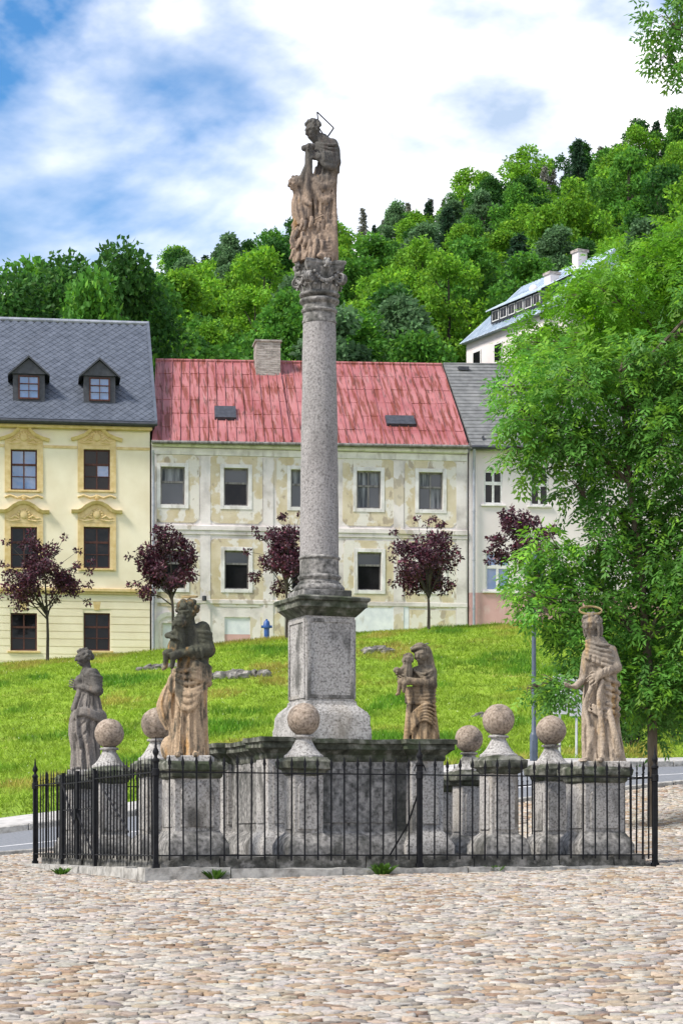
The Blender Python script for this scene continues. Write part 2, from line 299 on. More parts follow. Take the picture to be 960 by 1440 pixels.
# ------------------------------------------------------------------ cobbles: an uneven hexagonal net, each stone a domed cushion
def cobbles():
    sx, sy = 0.132, 0.118
    x0, x1, d0, d1 = -10.5, 10.5, 9.6, 42.2
    nx, ny = int((x1-x0)/sx), int((d1-d0)/sy)
    jj, ii = np.meshgrid(np.arange(ny), np.arange(nx), indexing='ij')
    S = np.stack([x0 + (ii + 0.5*(jj % 2))*sx, d0 + jj*sy], -1)
    S += rng.uniform(-1, 1, S.shape)*np.array([0.42*sx, 0.40*sy])
    odd = (jj % 2 == 1)
    def sh(a, dj, di): return np.roll(np.roll(a, -dj, 0), -di, 1)
    E, W_ = sh(S, 0, 1), sh(S, 0, -1)
    o3 = odd[..., None]
    NE = np.where(o3, sh(S, 1, 1), sh(S, 1, 0)); NW = np.where(o3, sh(S, 1, 0), sh(S, 1, -1))
    SE = np.where(o3, sh(S, -1, 1), sh(S, -1, 0)); SW = np.where(o3, sh(S, -1, 0), sh(S, -1, -1))
    nb = [E, NE, NW, W_, SW, SE]
    poly = np.stack([(S + nb[k] + nb[(k+1) % 6])/3 for k in range(6)], 2)      # ny,nx,6,2
    inner = np.zeros((ny, nx), bool); inner[2:-2, 2:-2] = True
    Xc, Dc = S[..., 0], S[..., 1]
    inner &= np.abs(Xc) < 0.155*Dc + 2.4
    inner &= Dc < d_near(Xc) - 0.35
    lu = (Xc-CTR.x)*U.x + (Dc-CTR.y)*U.y; lv = (Xc-CTR.x)*V.x + (Dc-CTR.y)*V.y
    inner &= ~((np.abs(lu) < 3.2) & (np.abs(lv) < 3.2))
    inner &= ~((Dc > 31.5) & (np.abs(Xc) < 0.035*Dc))
    s = S[inner]; po = poly[inner]; n = len(s)
    # twelve-sided rim: corners pulled in, edge mids kept
    mid = (po + np.roll(po, -1, 1))/2; rim = np.empty((n, 12, 2))
    c = po.mean(1, keepdims=True); size = np.linalg.norm(po - c, axis=2).mean(1)
    rim[:, 0::2] = c + (po - c)*0.955; rim[:, 1::2] = c + (mid - c)*0.945
    rim += rng.normal(0, 0.0035, rim.shape)
    h = rng.uniform(0.010, 0.019, n); tilt = rng.normal(0, 0.055, (n, 2)); zc = ground_z(c[:, 0, 0], c[:, 0, 1])
    big = rng.random(n); pal = np.array([[0.43, 0.395, 0.345], [0.37, 0.34, 0.30], [0.39, 0.32, 0.245], [0.33, 0.245, 0.165], [0.26, 0.185, 0.13], [0.23, 0.20, 0.175]])
    patch = np.array([mnoise.noise(Vector((p[0]*0.8, p[1]*0.5, 3.1))) for p in s])
    pr = np.cumsum(np.stack([0.33 - 0.25*patch, np.full(n, 0.26), 0.20 + 0.1*patch, 0.10 + 0.1*patch, 0.05 + 0.05*patch, np.full(n, 0.05)], 1), 1); pr /= pr[:, -1:]
    idx = (big[:, None] > pr).sum(1).clip(0, 5); cl = pal[idx]*rng.uniform(0.82, 1.12, (n, 1))*rng.uniform(0.97, 1.03, (n, 3))
    def ring(k, dz):
        q = c + (rim - c)*k; off = q - c
        return np.concatenate([q, (zc[:, None] + dz[:, None] + (off*tilt[:, None]).sum(-1))[..., None]], -1)
    rings = [ring(1.0, -0.02 + 0*h), ring(0.975, h*0.86), ring(0.74, h*1.02)]; rings[1][..., 2] += rng.normal(0, 0.0035, rings[1].shape[:2]); rings[2][..., 2] += rng.normal(0, 0.003, rings[2].shape[:2]); rings[2][..., :2] += rng.normal(0, 0.006, rings[2][..., :2].shape)
    top = np.concatenate([c[:, 0], (zc + h)[:, None]], -1)[:, None]
    v = np.concatenate(rings + [top], 1)                                     # n,37,3
    k = np.arange(12); k1 = (k+1) % 12
    f = np.concatenate([np.stack([k, k1, k1+12, k+12], -1), np.stack([k+12, k1+12, k1+24, k+24], -1)])
    ft = np.stack([k+24, k1+24, np.full(12, 36), np.full(12, 36)], -1)
    quads = f; tris = ft[:, :3]
    # the stones that show largest
    px = CX + F*c[:, 0, 0]/c[:, 0, 1]; py = HZ - F*zc/c[:, 0, 1]
    vis = (px > 4) & (px < 956) & (py > 1235) & (py < 1436)
    order = np.argsort(np.where(vis, c[:, 0, 1], 1e9))[:300]
    near = np.zeros(n, bool); near[order] = True
    allf = np.concatenate([np.concatenate([q[:3], [q[0], q[2], q[3]]]).reshape(2, 3) for q in quads] + [tris])
    for i in order:
        o = npmesh('cobblestone', v[i] - v[i, 36], allf, 'cobble', square, np.repeat(cl[i][None], 37, 0)); o.location = v[i, 36]
    lod = ~near & ((c[:, 0, 1] > 25.5) | (np.abs(c[:, 0, 0]) > 0.155*c[:, 0, 1] + 0.35)); far = ~near & ~lod; nf = far.sum()
    f1 = (allf[None] + (np.arange(nf)*37)[:, None, None]).reshape(-1, 3); v1 = v[far].reshape(-1, 3)
    v2 = v[lod][:, [0, 2, 4, 6, 8, 10, 24, 26, 28, 30, 32, 34, 36]]; k = np.arange(6); k1 = (k+1) % 6; nl = len(v2)     # six-sided where they are smaller or beside the view
    g_ = np.concatenate([np.stack([k, k1, k1+6], -1), np.stack([k, k1+6, k+6], -1), np.stack([k+6, k1+6, np.full(6, 12)], -1)]); v2 = v2.copy(); v2[:, 6:12, :2] = v2[:, 12:13, :2] + (v2[:, 6:12, :2] - v2[:, 12:13, :2])*1.22
    f2 = (g_[None] + (np.arange(nl)*13)[:, None, None]).reshape(-1, 3) + len(v1)
    tag(npmesh('cobblestones', np.concatenate([v1, v2.reshape(-1, 3)]), np.concatenate([f1, f2]), 'cobble', square, np.concatenate([np.repeat(cl[far], 37, 0), np.repeat(cl[lod], 13, 0)])), kind='stuff')
cobbles()

# ------------------------------------------------------------------ grass
def grass():
    n = 60000; d = 45 + 54*rng.random(n*2)**0.85; X = (rng.random(n*2)*2-1)*(0.16*d + 3)
    k = d > d_near(X) + 8.1; X, d = X[k][:n], d[k][:n]; n = len(X)
    z = ground_z(X, d) + 0.03
    pn = np.array([mnoise.noise(Vector((a*0.30, b*0.16, 0.7))) + 0.5*mnoise.noise(Vector((a*0.9, b*0.5, 5.7))) for a, b in zip(X, d)])
    dry = np.clip((pn - 0.18)*2.6, 0, 1)[:, None]; dark = np.clip((-pn - 0.25)*3, 0, 1)[:, None]
    base = np.array([0.25, 0.37, 0.032])*(1-dry) + np.array([0.38, 0.34, 0.07])*dry; base = base*(1-dark) + np.array([0.10, 0.25, 0.015])*dark
    B = 4; m = n*B
    ang = rng.random(m)*2*math.pi; bx = np.repeat(X, B) + rng.normal(0, 0.07, m); by = np.repeat(d, B) + rng.normal(0, 0.07, m); bz = np.repeat(z, B)
    h = rng.uniform(0.07, 0.2, m)*np.repeat(0.8 + 0.7*dark[:, 0] + 0.4*dry[:, 0], B); wd = rng.uniform(0.012, 0.03, m)
    dx, dy = np.cos(ang)*wd, np.sin(ang)*wd; lx, ly = rng.normal(0, 0.10, m), rng.normal(0, 0.10, m)
    v = np.stack([np.stack([bx-dx, by-dy, bz], -1), np.stack([bx+dx, by+dy, bz], -1), np.stack([bx+lx, by+ly, bz+h], -1)], 1)
    cl = np.repeat(base, B, 0)*rng.uniform(0.7, 1.3, (m, 1)); fl = rng.random(m) < 0.003
    cl[fl] = (0.75, 0.75, 0.6); v[fl] = v[fl].mean(1, keepdims=True) + (v[fl] - v[fl].mean(1, keepdims=True))*0.35; v[fl, :, 2] += 0.10
    tag(npmesh('grass', v.reshape(-1, 3), np.arange(m*3).reshape(-1, 3), 'blade', None, np.repeat(cl, 3, 0)), 'bright green meadow grass covering the slope below the houses', 'grass', kind='stuff')
grass()

# ------------------------------------------------------------------ rock outcrops in the grass
def rock(name, label, px, py, d, wpx, hpx, seed, group=None, n=7):
    p = P(px, py, d); s = d/F; root = thing(name, label, 'rock', (p.x, d, gz(p.x, d)), group=group); r2 = random.Random(seed)
    for i in range(n):
        t = (i + 0.5)/n - 0.5
        bm = bmesh.new(); bmesh.ops.create_icosphere(bm, subdivisions=3, radius=1.0)
        sc = Vector((wpx*s/n*r2.uniform(0.6, 1.0), hpx*s*r2.uniform(0.6, 1.1), hpx*s*r2.uniform(0.35, 0.62)))
        off = Vector((r2.random()*50, 0, seed))
        for v in bm.verts:
            q = v.co*1.0; k = 1 + 0.35*mnoise.noise(q*1.3 + off) + 0.15*mnoise.noise(q*4 + off)
            q *= k; q = Vector((round(q.x*2.2)/2.2*0.5 + q.x*0.5, round(q.y*2.2)/2.2*0.5 + q.y*0.5, round(q.z*2.2)/2.2*0.5 + q.z*0.5))
            v.co = Vector((q.x*sc.x, q.y*sc.y, q.z*sc.z))
        me = bpy.data.meshes.new('boulder'); bm.to_mesh(me); bm.free(); me.materials.append(MATS['outcrop'])
        x = t*wpx*s; yy = r2.uniform(-0.2, 0.2); o = link('boulder', me, root, (x, yy, gz(p.x+x, d+yy) - gz(p.x, d) + sc.z*0.3), r2.uniform(0, 6))
rock('rock_outcrop', 'long ragged grey rock outcrop with white lichen breaking through the grass bank', 330, 985, 81, 95, 19, 3, n=8)
rock('rock_outcrop', 'low grey rock ledge in the grass between the praying woman and the red-roofed house', 222, 962, 86, 55, 13, 9, n=5)
rock('rock_outcrop', 'single small grey boulder with pale lichen beside the column pedestal on the grass', 533, 944, 86, 36, 15, 5, n=3)
rock('rock_outcrop', 'pale grey stone half sunk in the grass near the stone balls', 690, 1018, 66, 46, 12, 6, n=3)
# ------------------------------------------------------------------ monument: platform, kerb, column, pedestals, balls
ZP = -0.10                                  # top of the platform
def mroot(name, label, cat, u=0, v=0, z=0, group=None):
    return thing(name, label, cat, M(u, v, z), AL, group)
plat = mroot('stone_platform', 'square stepped platform of dark rough granite blocks under the monument', 'platform')
mb = MB(); mb.box(-2.55, 2.55, -2.55, 2.55, -0.6, ZP-0.012); mb.build('core', 'rough_step', plat)
mb = MB(); mb.square([(2.56, -0.5), (2.56, ZP - 0.006)], ch=0.02); mb.build('paving', 'granite_mid', plat)
def blocks(half, width, z0, z1, m, name, parent, lens, seed, wob=0.012):
    r2 = random.Random(seed)
    for side in range(4):
        a = side*math.pi/2; t = -half; end = half - width - 0.004
        while t < end - 1e-3:
            t1 = min(t + r2.uniform(*lens), end)
            if end - t1 < lens[0]*0.6: t1 = end
            b = MB(); dz = r2.uniform(-0.008, 0.008); dy = r2.uniform(-wob, wob)
            nseg = max(2, int((t1-t)/0.12)); vs = []; fs = []
            yo, yi = -half + dy, -half + width
            for k in range(nseg+1):
                x = t + 0.006 + (t1 - t - 0.012)*k/nseg
                vs += [(x, yo, z0), (x, yo-0.004, (z0+z1)/2), (x, yo+0.012, z1+dz), (x, yi, z1+dz), (x, yi, z0)]
            for k in range(nseg):
                for q in range(5): fs.append((k*5+q, (k+1)*5+q, (k+1)*5+(q+1) % 5, k*5+(q+1) % 5))
            fs += [(4, 3, 2, 1, 0), tuple(nseg*5+q for q in range(5))]
            b.add(vs, fs); b.jitter(0.02, 5.0, 0.012)
            ca, sa = math.cos(a), math.sin(a); b.v = [(x*ca - y*sa, x*sa + y*ca, z) for x, y, z in b.v]
            b.build(name, m, parent, smooth=40); t = t1
blocks(2.93, 0.42, -0.55, ZP, 'rough_step', 'step_block', plat, (0.55, 1.1), 4)
blocks(3.18, 0.28, -0.75, -0.235, 'kerb_stone', 'kerb_block', plat, (0.8, 1.5), 8)

col_ = mroot('monument_column', 'tall grey granite column on a moulded pedestal in the centre of the monument', 'column')
# lower body with proud corner piers
hw, zb, zt = 1.0, ZP, 1.285
mb = MB(); mb.square([(hw+0.16, zb), (hw+0.16, zb+0.10), (hw+0.10, zb+0.22), (hw+0.02, zb+0.26), (hw, zb+0.28), (hw, 1.02)], nseg=10); mb.jitter(0.008, 3, 0.004)
mb.build('base_body', 'granite_mid', col_, smooth=35)
for a in range(4):
    c, s = math.cos(a*math.pi/2), math.sin(a*math.pi/2)
    b = MB(); b.box(-0.50, 0.50, -hw-0.016, -hw+0.05, 0.28, 0.93); b.v = [(x*c-y*s, x*s+y*c, z) for x, y, z in b.v]; b.build('face_panel', 'granite_mid', col_, bevel=0.008)
    ux, vy = (0.91*c - (-0.91)*s, 0.91*s + (-0.91)*c)
    b = MB(); b.square([(0.32, zb+0.004), (0.32, zb+0.11), (0.26, zb+0.23), (0.225, zb+0.27), (0.215, zb+0.29), (0.215, 1.035)], (ux, vy)); b.jitter(0.008, 3, 0.004); pr_ = b.build('corner_pier', 'granite', col_, smooth=35)
    for (dx, dy) in ((0, -1), (1, 0), (0, 1), (-1, 0)):
        q = MB(); e = 0.2275
        if dx: q.box(ux + (dx*e if dx < 0 else 0.15), ux + (dx*e if dx > 0 else -0.15), vy-0.145, vy+0.145, 0.27, 0.95)
        else: q.box(ux-0.145, ux+0.145, vy + (dy*e if dy < 0 else 0.15), vy + (dy*e if dy > 0 else -0.15), 0.27, 0.95)
        q.build('pier_panel', 'granite', pr_, bevel=0.006)
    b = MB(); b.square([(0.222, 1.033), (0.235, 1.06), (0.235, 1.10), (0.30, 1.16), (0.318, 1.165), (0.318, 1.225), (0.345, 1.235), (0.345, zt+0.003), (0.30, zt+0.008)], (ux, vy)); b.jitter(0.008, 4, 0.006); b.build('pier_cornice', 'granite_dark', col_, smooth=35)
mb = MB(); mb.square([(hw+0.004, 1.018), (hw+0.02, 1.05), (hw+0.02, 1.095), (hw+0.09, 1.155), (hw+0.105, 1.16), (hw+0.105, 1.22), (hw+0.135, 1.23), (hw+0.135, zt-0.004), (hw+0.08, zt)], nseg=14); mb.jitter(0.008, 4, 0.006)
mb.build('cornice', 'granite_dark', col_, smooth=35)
mb = MB(); mb.square([(0.485, zt-0.01), (0.485, 1.44), (0.47, 1.48), (0.465, 1.60), (0.44, 1.66), (0.37, 1.72), (0.345, 1.74), (0.335, 1.79)], nseg=10); mb.jitter(0.008, 5, 0.005); mb.build('pedestal_base', 'granite', col_, smooth=35)
mb = MB(); mb.square([(0.325, 1.785), (0.325, 2.835)], nseg=10); mb.jitter(0.006, 3, 0.003); die = mb.build('pedestal', 'granite', col_, smooth=35)
for a in range(4):
    c, s = math.cos(a*math.pi/2), math.sin(a*math.pi/2)
    b = MB(); t = 0.006; y = -0.325
    for (x0, x1, z0, z1) in ((-0.305, -0.258, 1.82, 2.80), (0.258, 0.305, 1.82, 2.80), (-0.258, 0.258, 2.755, 2.80), (-0.258, 0.258, 1.82, 1.865)): b.box(x0, x1, y-0.014, y+0.01, z0, z1)
    b.v = [(x*c-y*s, x*s+y*c, z) for x, y, z in b.v]; b.build('panel_border', 'granite', die, bevel=0.004)
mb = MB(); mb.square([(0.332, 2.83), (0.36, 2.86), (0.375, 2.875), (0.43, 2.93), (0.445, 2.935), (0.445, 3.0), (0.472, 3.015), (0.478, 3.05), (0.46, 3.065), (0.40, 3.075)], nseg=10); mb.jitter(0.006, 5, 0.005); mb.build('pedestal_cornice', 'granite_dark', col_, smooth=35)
mb = MB(); mb.square([(0.315, 3.07), (0.315, 3.16)], nseg=6); mb.build('shaft_plinth', 'granite_mid', col_, smooth=35, bevel=0.006)
def arc(r0, z0, r1, z1, bulge, n=6):
    return [(r0 + (r1-r0)*t + bulge*math.sin(math.pi*t), z0 + (z1-z0)*t) for t in [k/n for k in range(n+1)]]
prof = arc(0.30, 3.158, 0.29, 3.24, 0.022) + [(0.27, 3.245), (0.27, 3.265)] + arc(0.262, 3.27, 0.255, 3.31, -0.014) + [(0.262, 3.315)] + arc(0.262, 3.32, 0.258, 3.36, 0.012) + [(0.243, 3.368), (0.243, 3.55), (0.252, 3.557)] + arc(0.254, 3.56, 0.254, 3.59, 0.008) + [(0.243, 3.60)]
mb = MB(); mb.lathe(prof, 48); mb.jitter(0.004, 6, 0.003); mb.build('shaft_base', 'granite_mid', col_, smooth=35)
n = 26; prof = [(0.2415 - 0.038*(k/n)**1.35, 3.595 + 2.90*k/n) for k in range(n+1)]
mb = MB(); mb.lathe(prof, 48); mb.jitter(0.005, 3, 0.004); mb.build('shaft', 'granite_shaft', col_, smooth=35)
prof = [(0.203, 6.49), (0.212, 6.495), (0.212, 6.52), (0.204, 6.525), (0.202, 6.62), (0.216, 6.625)] + arc(0.218, 6.63, 0.218, 6.665, 0.008) + [(0.204, 6.67), (0.205, 6.72), (0.225, 6.735)] + arc(0.23, 6.74, 0.235, 6.79, 0.016) + [(0.225, 6.795)]
nk = MB(); nk.lathe(prof, 48); nk.jitter(0.004, 6, 0.003); nk.build('neck', 'granite_mid', col_, smooth=35)
cap = MB(); cap.lathe([(0.222, 6.79), (0.26, 6.82)] + arc(0.262, 6.82, 0.262, 6.87, 0.022) + [(0.225, 6.88), (0.215, 6.95), (0.225, 7.05), (0.255, 7.12), (0.26, 7.16)], 40); cap.jitter(0.006, 8, 0.004)
cp = cap.build('capital', 'granite_mid', col_, smooth=40)
ab = []                                     # abacus with concave sides
for q in range(4):
    a0 = q*math.pi/2 + math.pi/4; a1 = a0 + math.pi/2
    for k in range(9):
        t = k/9; p0 = Vector((math.cos(a0), math.sin(a0)))*0.40; p1 = Vector((math.cos(a1), math.sin(a1)))*0.40
        p = p0.lerp(p1, t); p *= 1 - 0.18*math.sin(math.pi*t)
        ab.append(p)
b = MB(); nA = len(ab); zs = [(0.93, 7.13), (0.97, 7.16), (0.97, 7.185), (1.03, 7.20), (1.03, 7.235), (0.98, 7.245)]
b.add([(p.x*k, p.y*k, z) for k, z in zs for p in ab], [(i*nA+k, i*nA+(k+1) % nA, (i+1)*nA+(k+1) % nA, (i+1)*nA+k) for i in range(len(zs)-1) for k in range(nA)] + [tuple(range(nA-1, -1, -1)), tuple((len(zs)-1)*nA+k for k in range(nA))])
b.jitter(0.008, 7, 0.005); b.build('abacus', 'granite_mid', cp, smooth=40)
for q in range(4):
    a = q*math.pi/2 + math.pi/4; d = Vector((math.cos(a), math.sin(a), 0)); b = MB(); sd_ = Vector((-d.y, d.x, 0))
    pts = []; rr = []
    for k in range(30):
        t = k/29; th = t*4.6*math.pi; r_ = 0.085*(1-t*0.85); pts.append(d*(0.335) + d*(r_*math.cos(th)) + Vector((0, 0, 7.03 + r_*math.sin(th)))); rr.append(0.026*(1-0.5*t))
    pts = [d*0.20 + Vector((0, 0, 7.11)), d*0.33 + Vector((0, 0, 7.125))] + pts[5:]; rr = [0.03, 0.03] + rr[5:]
    for sgn in (-0.035, 0, 0.035): b.tube([p + sd_*sgn for p in pts], rr, 6)
    b.build('volute', 'granite_mid', cp, smooth=60)
    a = q*math.pi/2 + AL*0; d = Vector((math.cos(a), math.sin(a), 0)); sd_ = Vector((-d.y, d.x, 0)); b = MB(); b.sphere(d*0.315 + Vector((0, 0, 7.19)), 0.042, 10, 8)
    for k in range(6): t = k*math.pi/3; b.sphere(d*0.315 + sd_*0.045*math.cos(t) + Vector((0, 0, 7.19 + 0.045*math.sin(t))), 0.026, 8, 6)
    b.build('rosette', 'granite_mid', cp, smooth=60)
    b = MB()
    for k in range(11):
        t = k/10*2-1; b.sphere(d*(0.262 + 0.03*(t*t)) + sd_*(t*0.17) + Vector((0, 0, 6.98 + 0.10*t*t)), 0.03 - 0.008*t*t, 8, 6)
    b.build('festoon', 'granite_mid', cp, smooth=60)
for k in range(12):
    a = 2*math.pi*k/12; b = MB(); pts = []; d = Vector((math.cos(a), math.sin(a), 0)); sd_ = Vector((-d.y, d.x, 0))
    for t, r_, z_, w_ in ((0, 0.235, 6.85, 0.05), (0.4, 0.25, 6.91, 0.062), (0.7, 0.275, 6.945, 0.055), (1, 0.305, 6.945, 0.03), (1.1, 0.31, 6.92, 0.012)): pts.append((d*r_ + Vector((0, 0, z_)), w_))
    vs = []
    for p, w_ in pts: vs += [p - sd_*w_, p + d*0.02, p + sd_*w_, p - d*0.02]
    fs = [(i*4+q, i*4+(q+1) % 4, i*4+4+(q+1) % 4, i*4+4+q) for i in range(4) for q in range(4)] + [(3, 2, 1, 0), (16, 17, 18, 19)]
    b.add(vs, fs); b.build('acanthus_leaf', 'granite_mid', cp, smooth=50)

# the upper pedestal and the shaft stand a little off the centre of the base
cp.scale = (0.9, 0.9, 1.0)
for o_ in col_.children:
    n_ = o_.name.split('.')[0]; dx = -0.045 if n_.startswith('pedestal') else -0.075 if n_ in ('shaft', 'shaft_base', 'shaft_plinth', 'neck', 'capital') else 0.0
    o_.location.x += dx*math.cos(AL); o_.location.y -= dx*math.sin(AL)
# statue pedestals ------------------------------------------------------------------
SP = 2.45
def panel_ring(parent, hwid, z0, z1, m, cc=0.006):
    for a in range(4):
        c, s = math.cos(a*math.pi/2), math.sin(a*math.pi/2); k = hwid*0.72; b = MB()
        ear = k*0.45; pts = [(-k, z0), (k, z0), (k, z1-0.10), (k-0.03, z1-0.05), (k*0.45, z1), (-k*0.45, z1), (-k+0.03, z1-0.05), (-k, z1-0.10)]
        b.prism(pts, -hwid-0.014, -hwid+0.02); b.v = [(x*c-y*s, x*s+y*c, z) for x, y, z in b.v]; b.build('face_panel', m, parent, bevel=cc)
def statue_pedestal(label, u, v, ztop, hwid=0.26):
    t = mroot('statue_pedestal', label, 'pedestal', u, v, 0, 'square pedestals at the corners of the platform')
    b = MB(); b.square([(hwid+0.09, ZP+0.002), (hwid+0.09, ZP+0.12), (hwid+0.05, ZP+0.20), (hwid+0.015, ZP+0.24), (hwid, ZP+0.27)]); b.jitter(0.012, 4, 0.006); b.build('base', 'granite_mid', t, smooth=35)
    b = MB(); b.square([(hwid, ZP+0.265), (hwid, ztop-0.185)], nseg=8); b.jitter(0.006, 4, 0.003); d = b.build('die', 'granite', t, smooth=35); panel_ring(d, hwid, ZP+0.31, ztop-0.23, 'granite')
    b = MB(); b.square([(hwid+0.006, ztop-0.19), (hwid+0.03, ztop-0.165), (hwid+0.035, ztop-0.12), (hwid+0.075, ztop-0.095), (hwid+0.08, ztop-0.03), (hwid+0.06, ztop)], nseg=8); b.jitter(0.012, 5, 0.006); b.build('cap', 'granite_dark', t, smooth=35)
    return t
statue_pedestal('granite pedestal below the bearded man carrying a child', -SP, -SP, 0.93)
statue_pedestal('granite pedestal below the woman praying with clasped hands', -SP, SP, 0.93)
statue_pedestal('granite pedestal below the haloed bearded saint with one arm held out', SP+0.05, -SP, 0.93)
statue_pedestal('granite pedestal below the veiled woman carrying a small child', SP, SP, 0.93)

def ball_post(label, u, v, seed, dz=0.0):
    t = mroot('ball_post', label, 'stone ball', u, v, 0, 'stone balls on posts round the platform'); hwid = 0.172
    b = MB(); b.square([(0.285, ZP+0.002), (0.285, ZP+0.10), (0.24, ZP+0.19), (0.19, ZP+0.23), (hwid, ZP+0.25)]); b.jitter(0.012, 4+seed*0.1, 0.006); b.build('base', 'granite_mid', t, smooth=35)
    b = MB(); b.square([(hwid, ZP+0.245), (hwid, 0.80+dz)], nseg=8); b.jitter(0.008, 4+seed*0.1, 0.004); d = b.build('die', 'granite', t, smooth=35); panel_ring(d, hwid, ZP+0.29, 0.76+dz, 'granite')
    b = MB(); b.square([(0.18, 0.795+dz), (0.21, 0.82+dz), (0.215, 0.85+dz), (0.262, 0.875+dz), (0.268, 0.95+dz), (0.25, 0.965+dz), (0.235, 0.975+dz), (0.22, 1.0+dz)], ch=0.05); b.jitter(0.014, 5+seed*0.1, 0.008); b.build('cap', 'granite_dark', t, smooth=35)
    b = MB(); b.lathe([(0.225, 0.99+dz), (0.222, 1.02+dz), (0.19, 1.04+dz), (0.145, 1.09+dz), (0.105, 1.16+dz), (0.085, 1.20+dz), (0.085, 1.215+dz), (0.115, 1.222+dz), (0.12, 1.24+dz), (0.10, 1.25+dz)], 28); b.jitter(0.006, 6+seed, 0.004); b.build('flared_neck', 'granite', t, smooth=35)
    b = MB(); b.sphere((0, 0, 1.425+dz), 0.186, 36, 24); b.jitter(0.006, 5+seed, 0.004); b.build('ball', 'ball_stone', t, smooth=60)
T_ = 1.2
ball_post('stone ball post in front of the column base, nearer the man carrying a child', -T_+0.07, -SP, 1)
ball_post('stone ball post between the column base and the haloed saint, rising highest', T_+0.06, -SP, 2, 0.04)
ball_post('stone ball post right beside the man carrying a child, along the gate side', -SP, -T_+0.15, 3)
ball_post('stone ball on a flared post directly beside the praying woman, along the gate side', -SP, T_, 4, -0.01)
ball_post('stone ball on a flared post directly beside the haloed saint, on the tree side', SP+0.07, -T_, 5)
ball_post('stone ball on a flared post beside the veiled woman with child, on the tree side', SP, T_, 6)
ball_post('stone ball on a flared post half hidden behind the bearded man with child', -T_, SP, 7)
ball_post('stone ball on a flared post hidden behind the column base', T_, SP, 8)

# iron fence ------------------------------------------------------------------
FH = 3.0; ZR0, ZR1, ZTIP = -0.10, 0.80, 1.0
fence = mroot('iron_fence', 'black wrought iron railing with spear tips enclosing the monument', 'fence')
bb = MB(); bb.box(-0.0075, 0.0075, -0.0075, 0.0075, -0.15, 0.87)
bb.add([(-0.0065, 0, 0.86), (0, -0.0065, 0.86), (0.0065, 0, 0.86), (0, 0.0065, 0.86), (-0.021, 0, 0.905), (0, -0.008, 0.905), (0.021, 0, 0.905), (0, 0.008, 0.905), (0, 0, 1.0)], [(0,1,5,4),(1,2,6,5),(2,3,7,6),(3,0,4,7),(4,5,8),(5,6,8),(6,7,8),(7,4,8)])
bb.box(-0.011, 0.011, -0.011, 0.011, 0.85, 0.862)
bar0 = bb.build('bar', 'iron', fence); bar_me = bar0.data; first_bar = True
pb = MB(); pb.box(-0.026, 0.026, -0.026, 0.026, -0.30, 0.90); pb.lathe([(0.03, 0.90), (0.042, 0.91), (0.042, 0.93), (0.022, 0.95), (0.018, 0.97), (0.034, 1.0), (0.036, 1.02), (0.015, 1.06), (0.012, 1.10), (0.002, 1.18)], 12); pb.lathe([(0.03, 0.75), (0.042, 0.76), (0.042, 0.83), (0.03, 0.84)], 10); pb.box(-0.036, 0.036, -0.036, 0.036, -0.30, -0.19)
post_me = None
def fence_post(x, y):
    global post_me
    if post_me is None: post_me = pb.build('post', 'iron', fence, smooth=40); post_me.location = (x, y, 0); return
    link('post', post_me.data, fence, (x, y, 0))
def side_xy(side, t):
    a = side*math.pi/2; c, s = math.cos(a), math.sin(a); return (t*c + FH*s, t*s - FH*c)
GATE = (-0.27, 1.40)                        # on the left side (side 3), measured along it
for side in range(4):
    cuts = [(-FH, FH)] if side != 3 else [(-FH, -GATE[1]), (-GATE[0], FH)]
    for (a_, b_) in cuts:
        for zr in (ZR0, ZR1):
            x0, y0 = side_xy(side, a_); x1, y1 = side_xy(side, b_); b = MB()
            dx, dy = (x1-x0), (y1-y0); ln = math.hypot(dx, dy); nx_, ny_ = -dy/ln*0.012, dx/ln*0.012; h = 0.007
            b.add([(x0-nx_, y0-ny_, zr-h), (x1-nx_, y1-ny_, zr-h), (x1+nx_, y1+ny_, zr-h), (x0+nx_, y0+ny_, zr-h), (x0-nx_, y0-ny_, zr+h), (x1-nx_, y1-ny_, zr+h), (x1+nx_, y1+ny_, zr+h), (x0+nx_, y0+ny_, zr+h)], [(0,3,2,1),(4,5,6,7),(0,1,5,4),(1,2,6,5),(2,3,7,6),(3,0,4,7)])
            b.build('rail', 'iron', fence)
        nb = round((b_-a_)/0.154)
        for k in range(1, nb):
            x, y = side_xy(side, a_ + (b_-a_)*k/nb); tz = rnd.uniform(-0.012, 0.012)
            if first_bar: bar0.location = (x, y, tz); first_bar = False
            else: o = link('bar', bar_me, fence, (x, y, tz), side*math.pi/2); o.rotation_euler = (rnd.uniform(-0.008, 0.008), rnd.uniform(-0.008, 0.008), side*math.pi/2)
    fence_post(*side_xy(side, -FH))
    if side != 3: fence_post(*side_xy(side, 0.05) if side == 0 else side_xy(side, 0))
for t_ in (-GATE[1]-0.03, -GATE[0]+0.03):
    x, y = side_xy(3, t_); b = MB(); b.box(x-0.02, x+0.02, y-0.02, y+0.02, -0.28, 0.90); b.build('gate_post', 'iron', fence)
b = MB(); x0, y0 = side_xy(0, 0.05); b.tube([(x0, y0+0.02, 0.62), (x0-0.06, y0+0.20, 0.25), (x0-0.16, y0+0.5, ZP)], 0.010, 6); b.build('brace', 'iron', fence)
for k in (-1, 1):
    b = MB(); b.tube([(x0, y0-0.01, 0.93)] + [(x0 + k*0.07*math.sin(t*0.5), y0-0.01, 0.93 + 0.03*math.cos(t) - 0.02*t) for t in (0.6, 1.4, 2.2, 3.0)], 0.007, 5); b.build('scroll', 'iron', fence)
xa, ya = side_xy(3, 0.75); xb, yb = side_xy(3, 1.9); b = MB(); b.tube([(xa-0.012, ya, 0.66), (xb-0.012, yb, 0.16)], 0.010, 5); b.build('brace', 'iron', fence)
gate = mroot('iron_gate', 'black double iron gate leaves with diagonal braces beside the praying woman', 'gate')
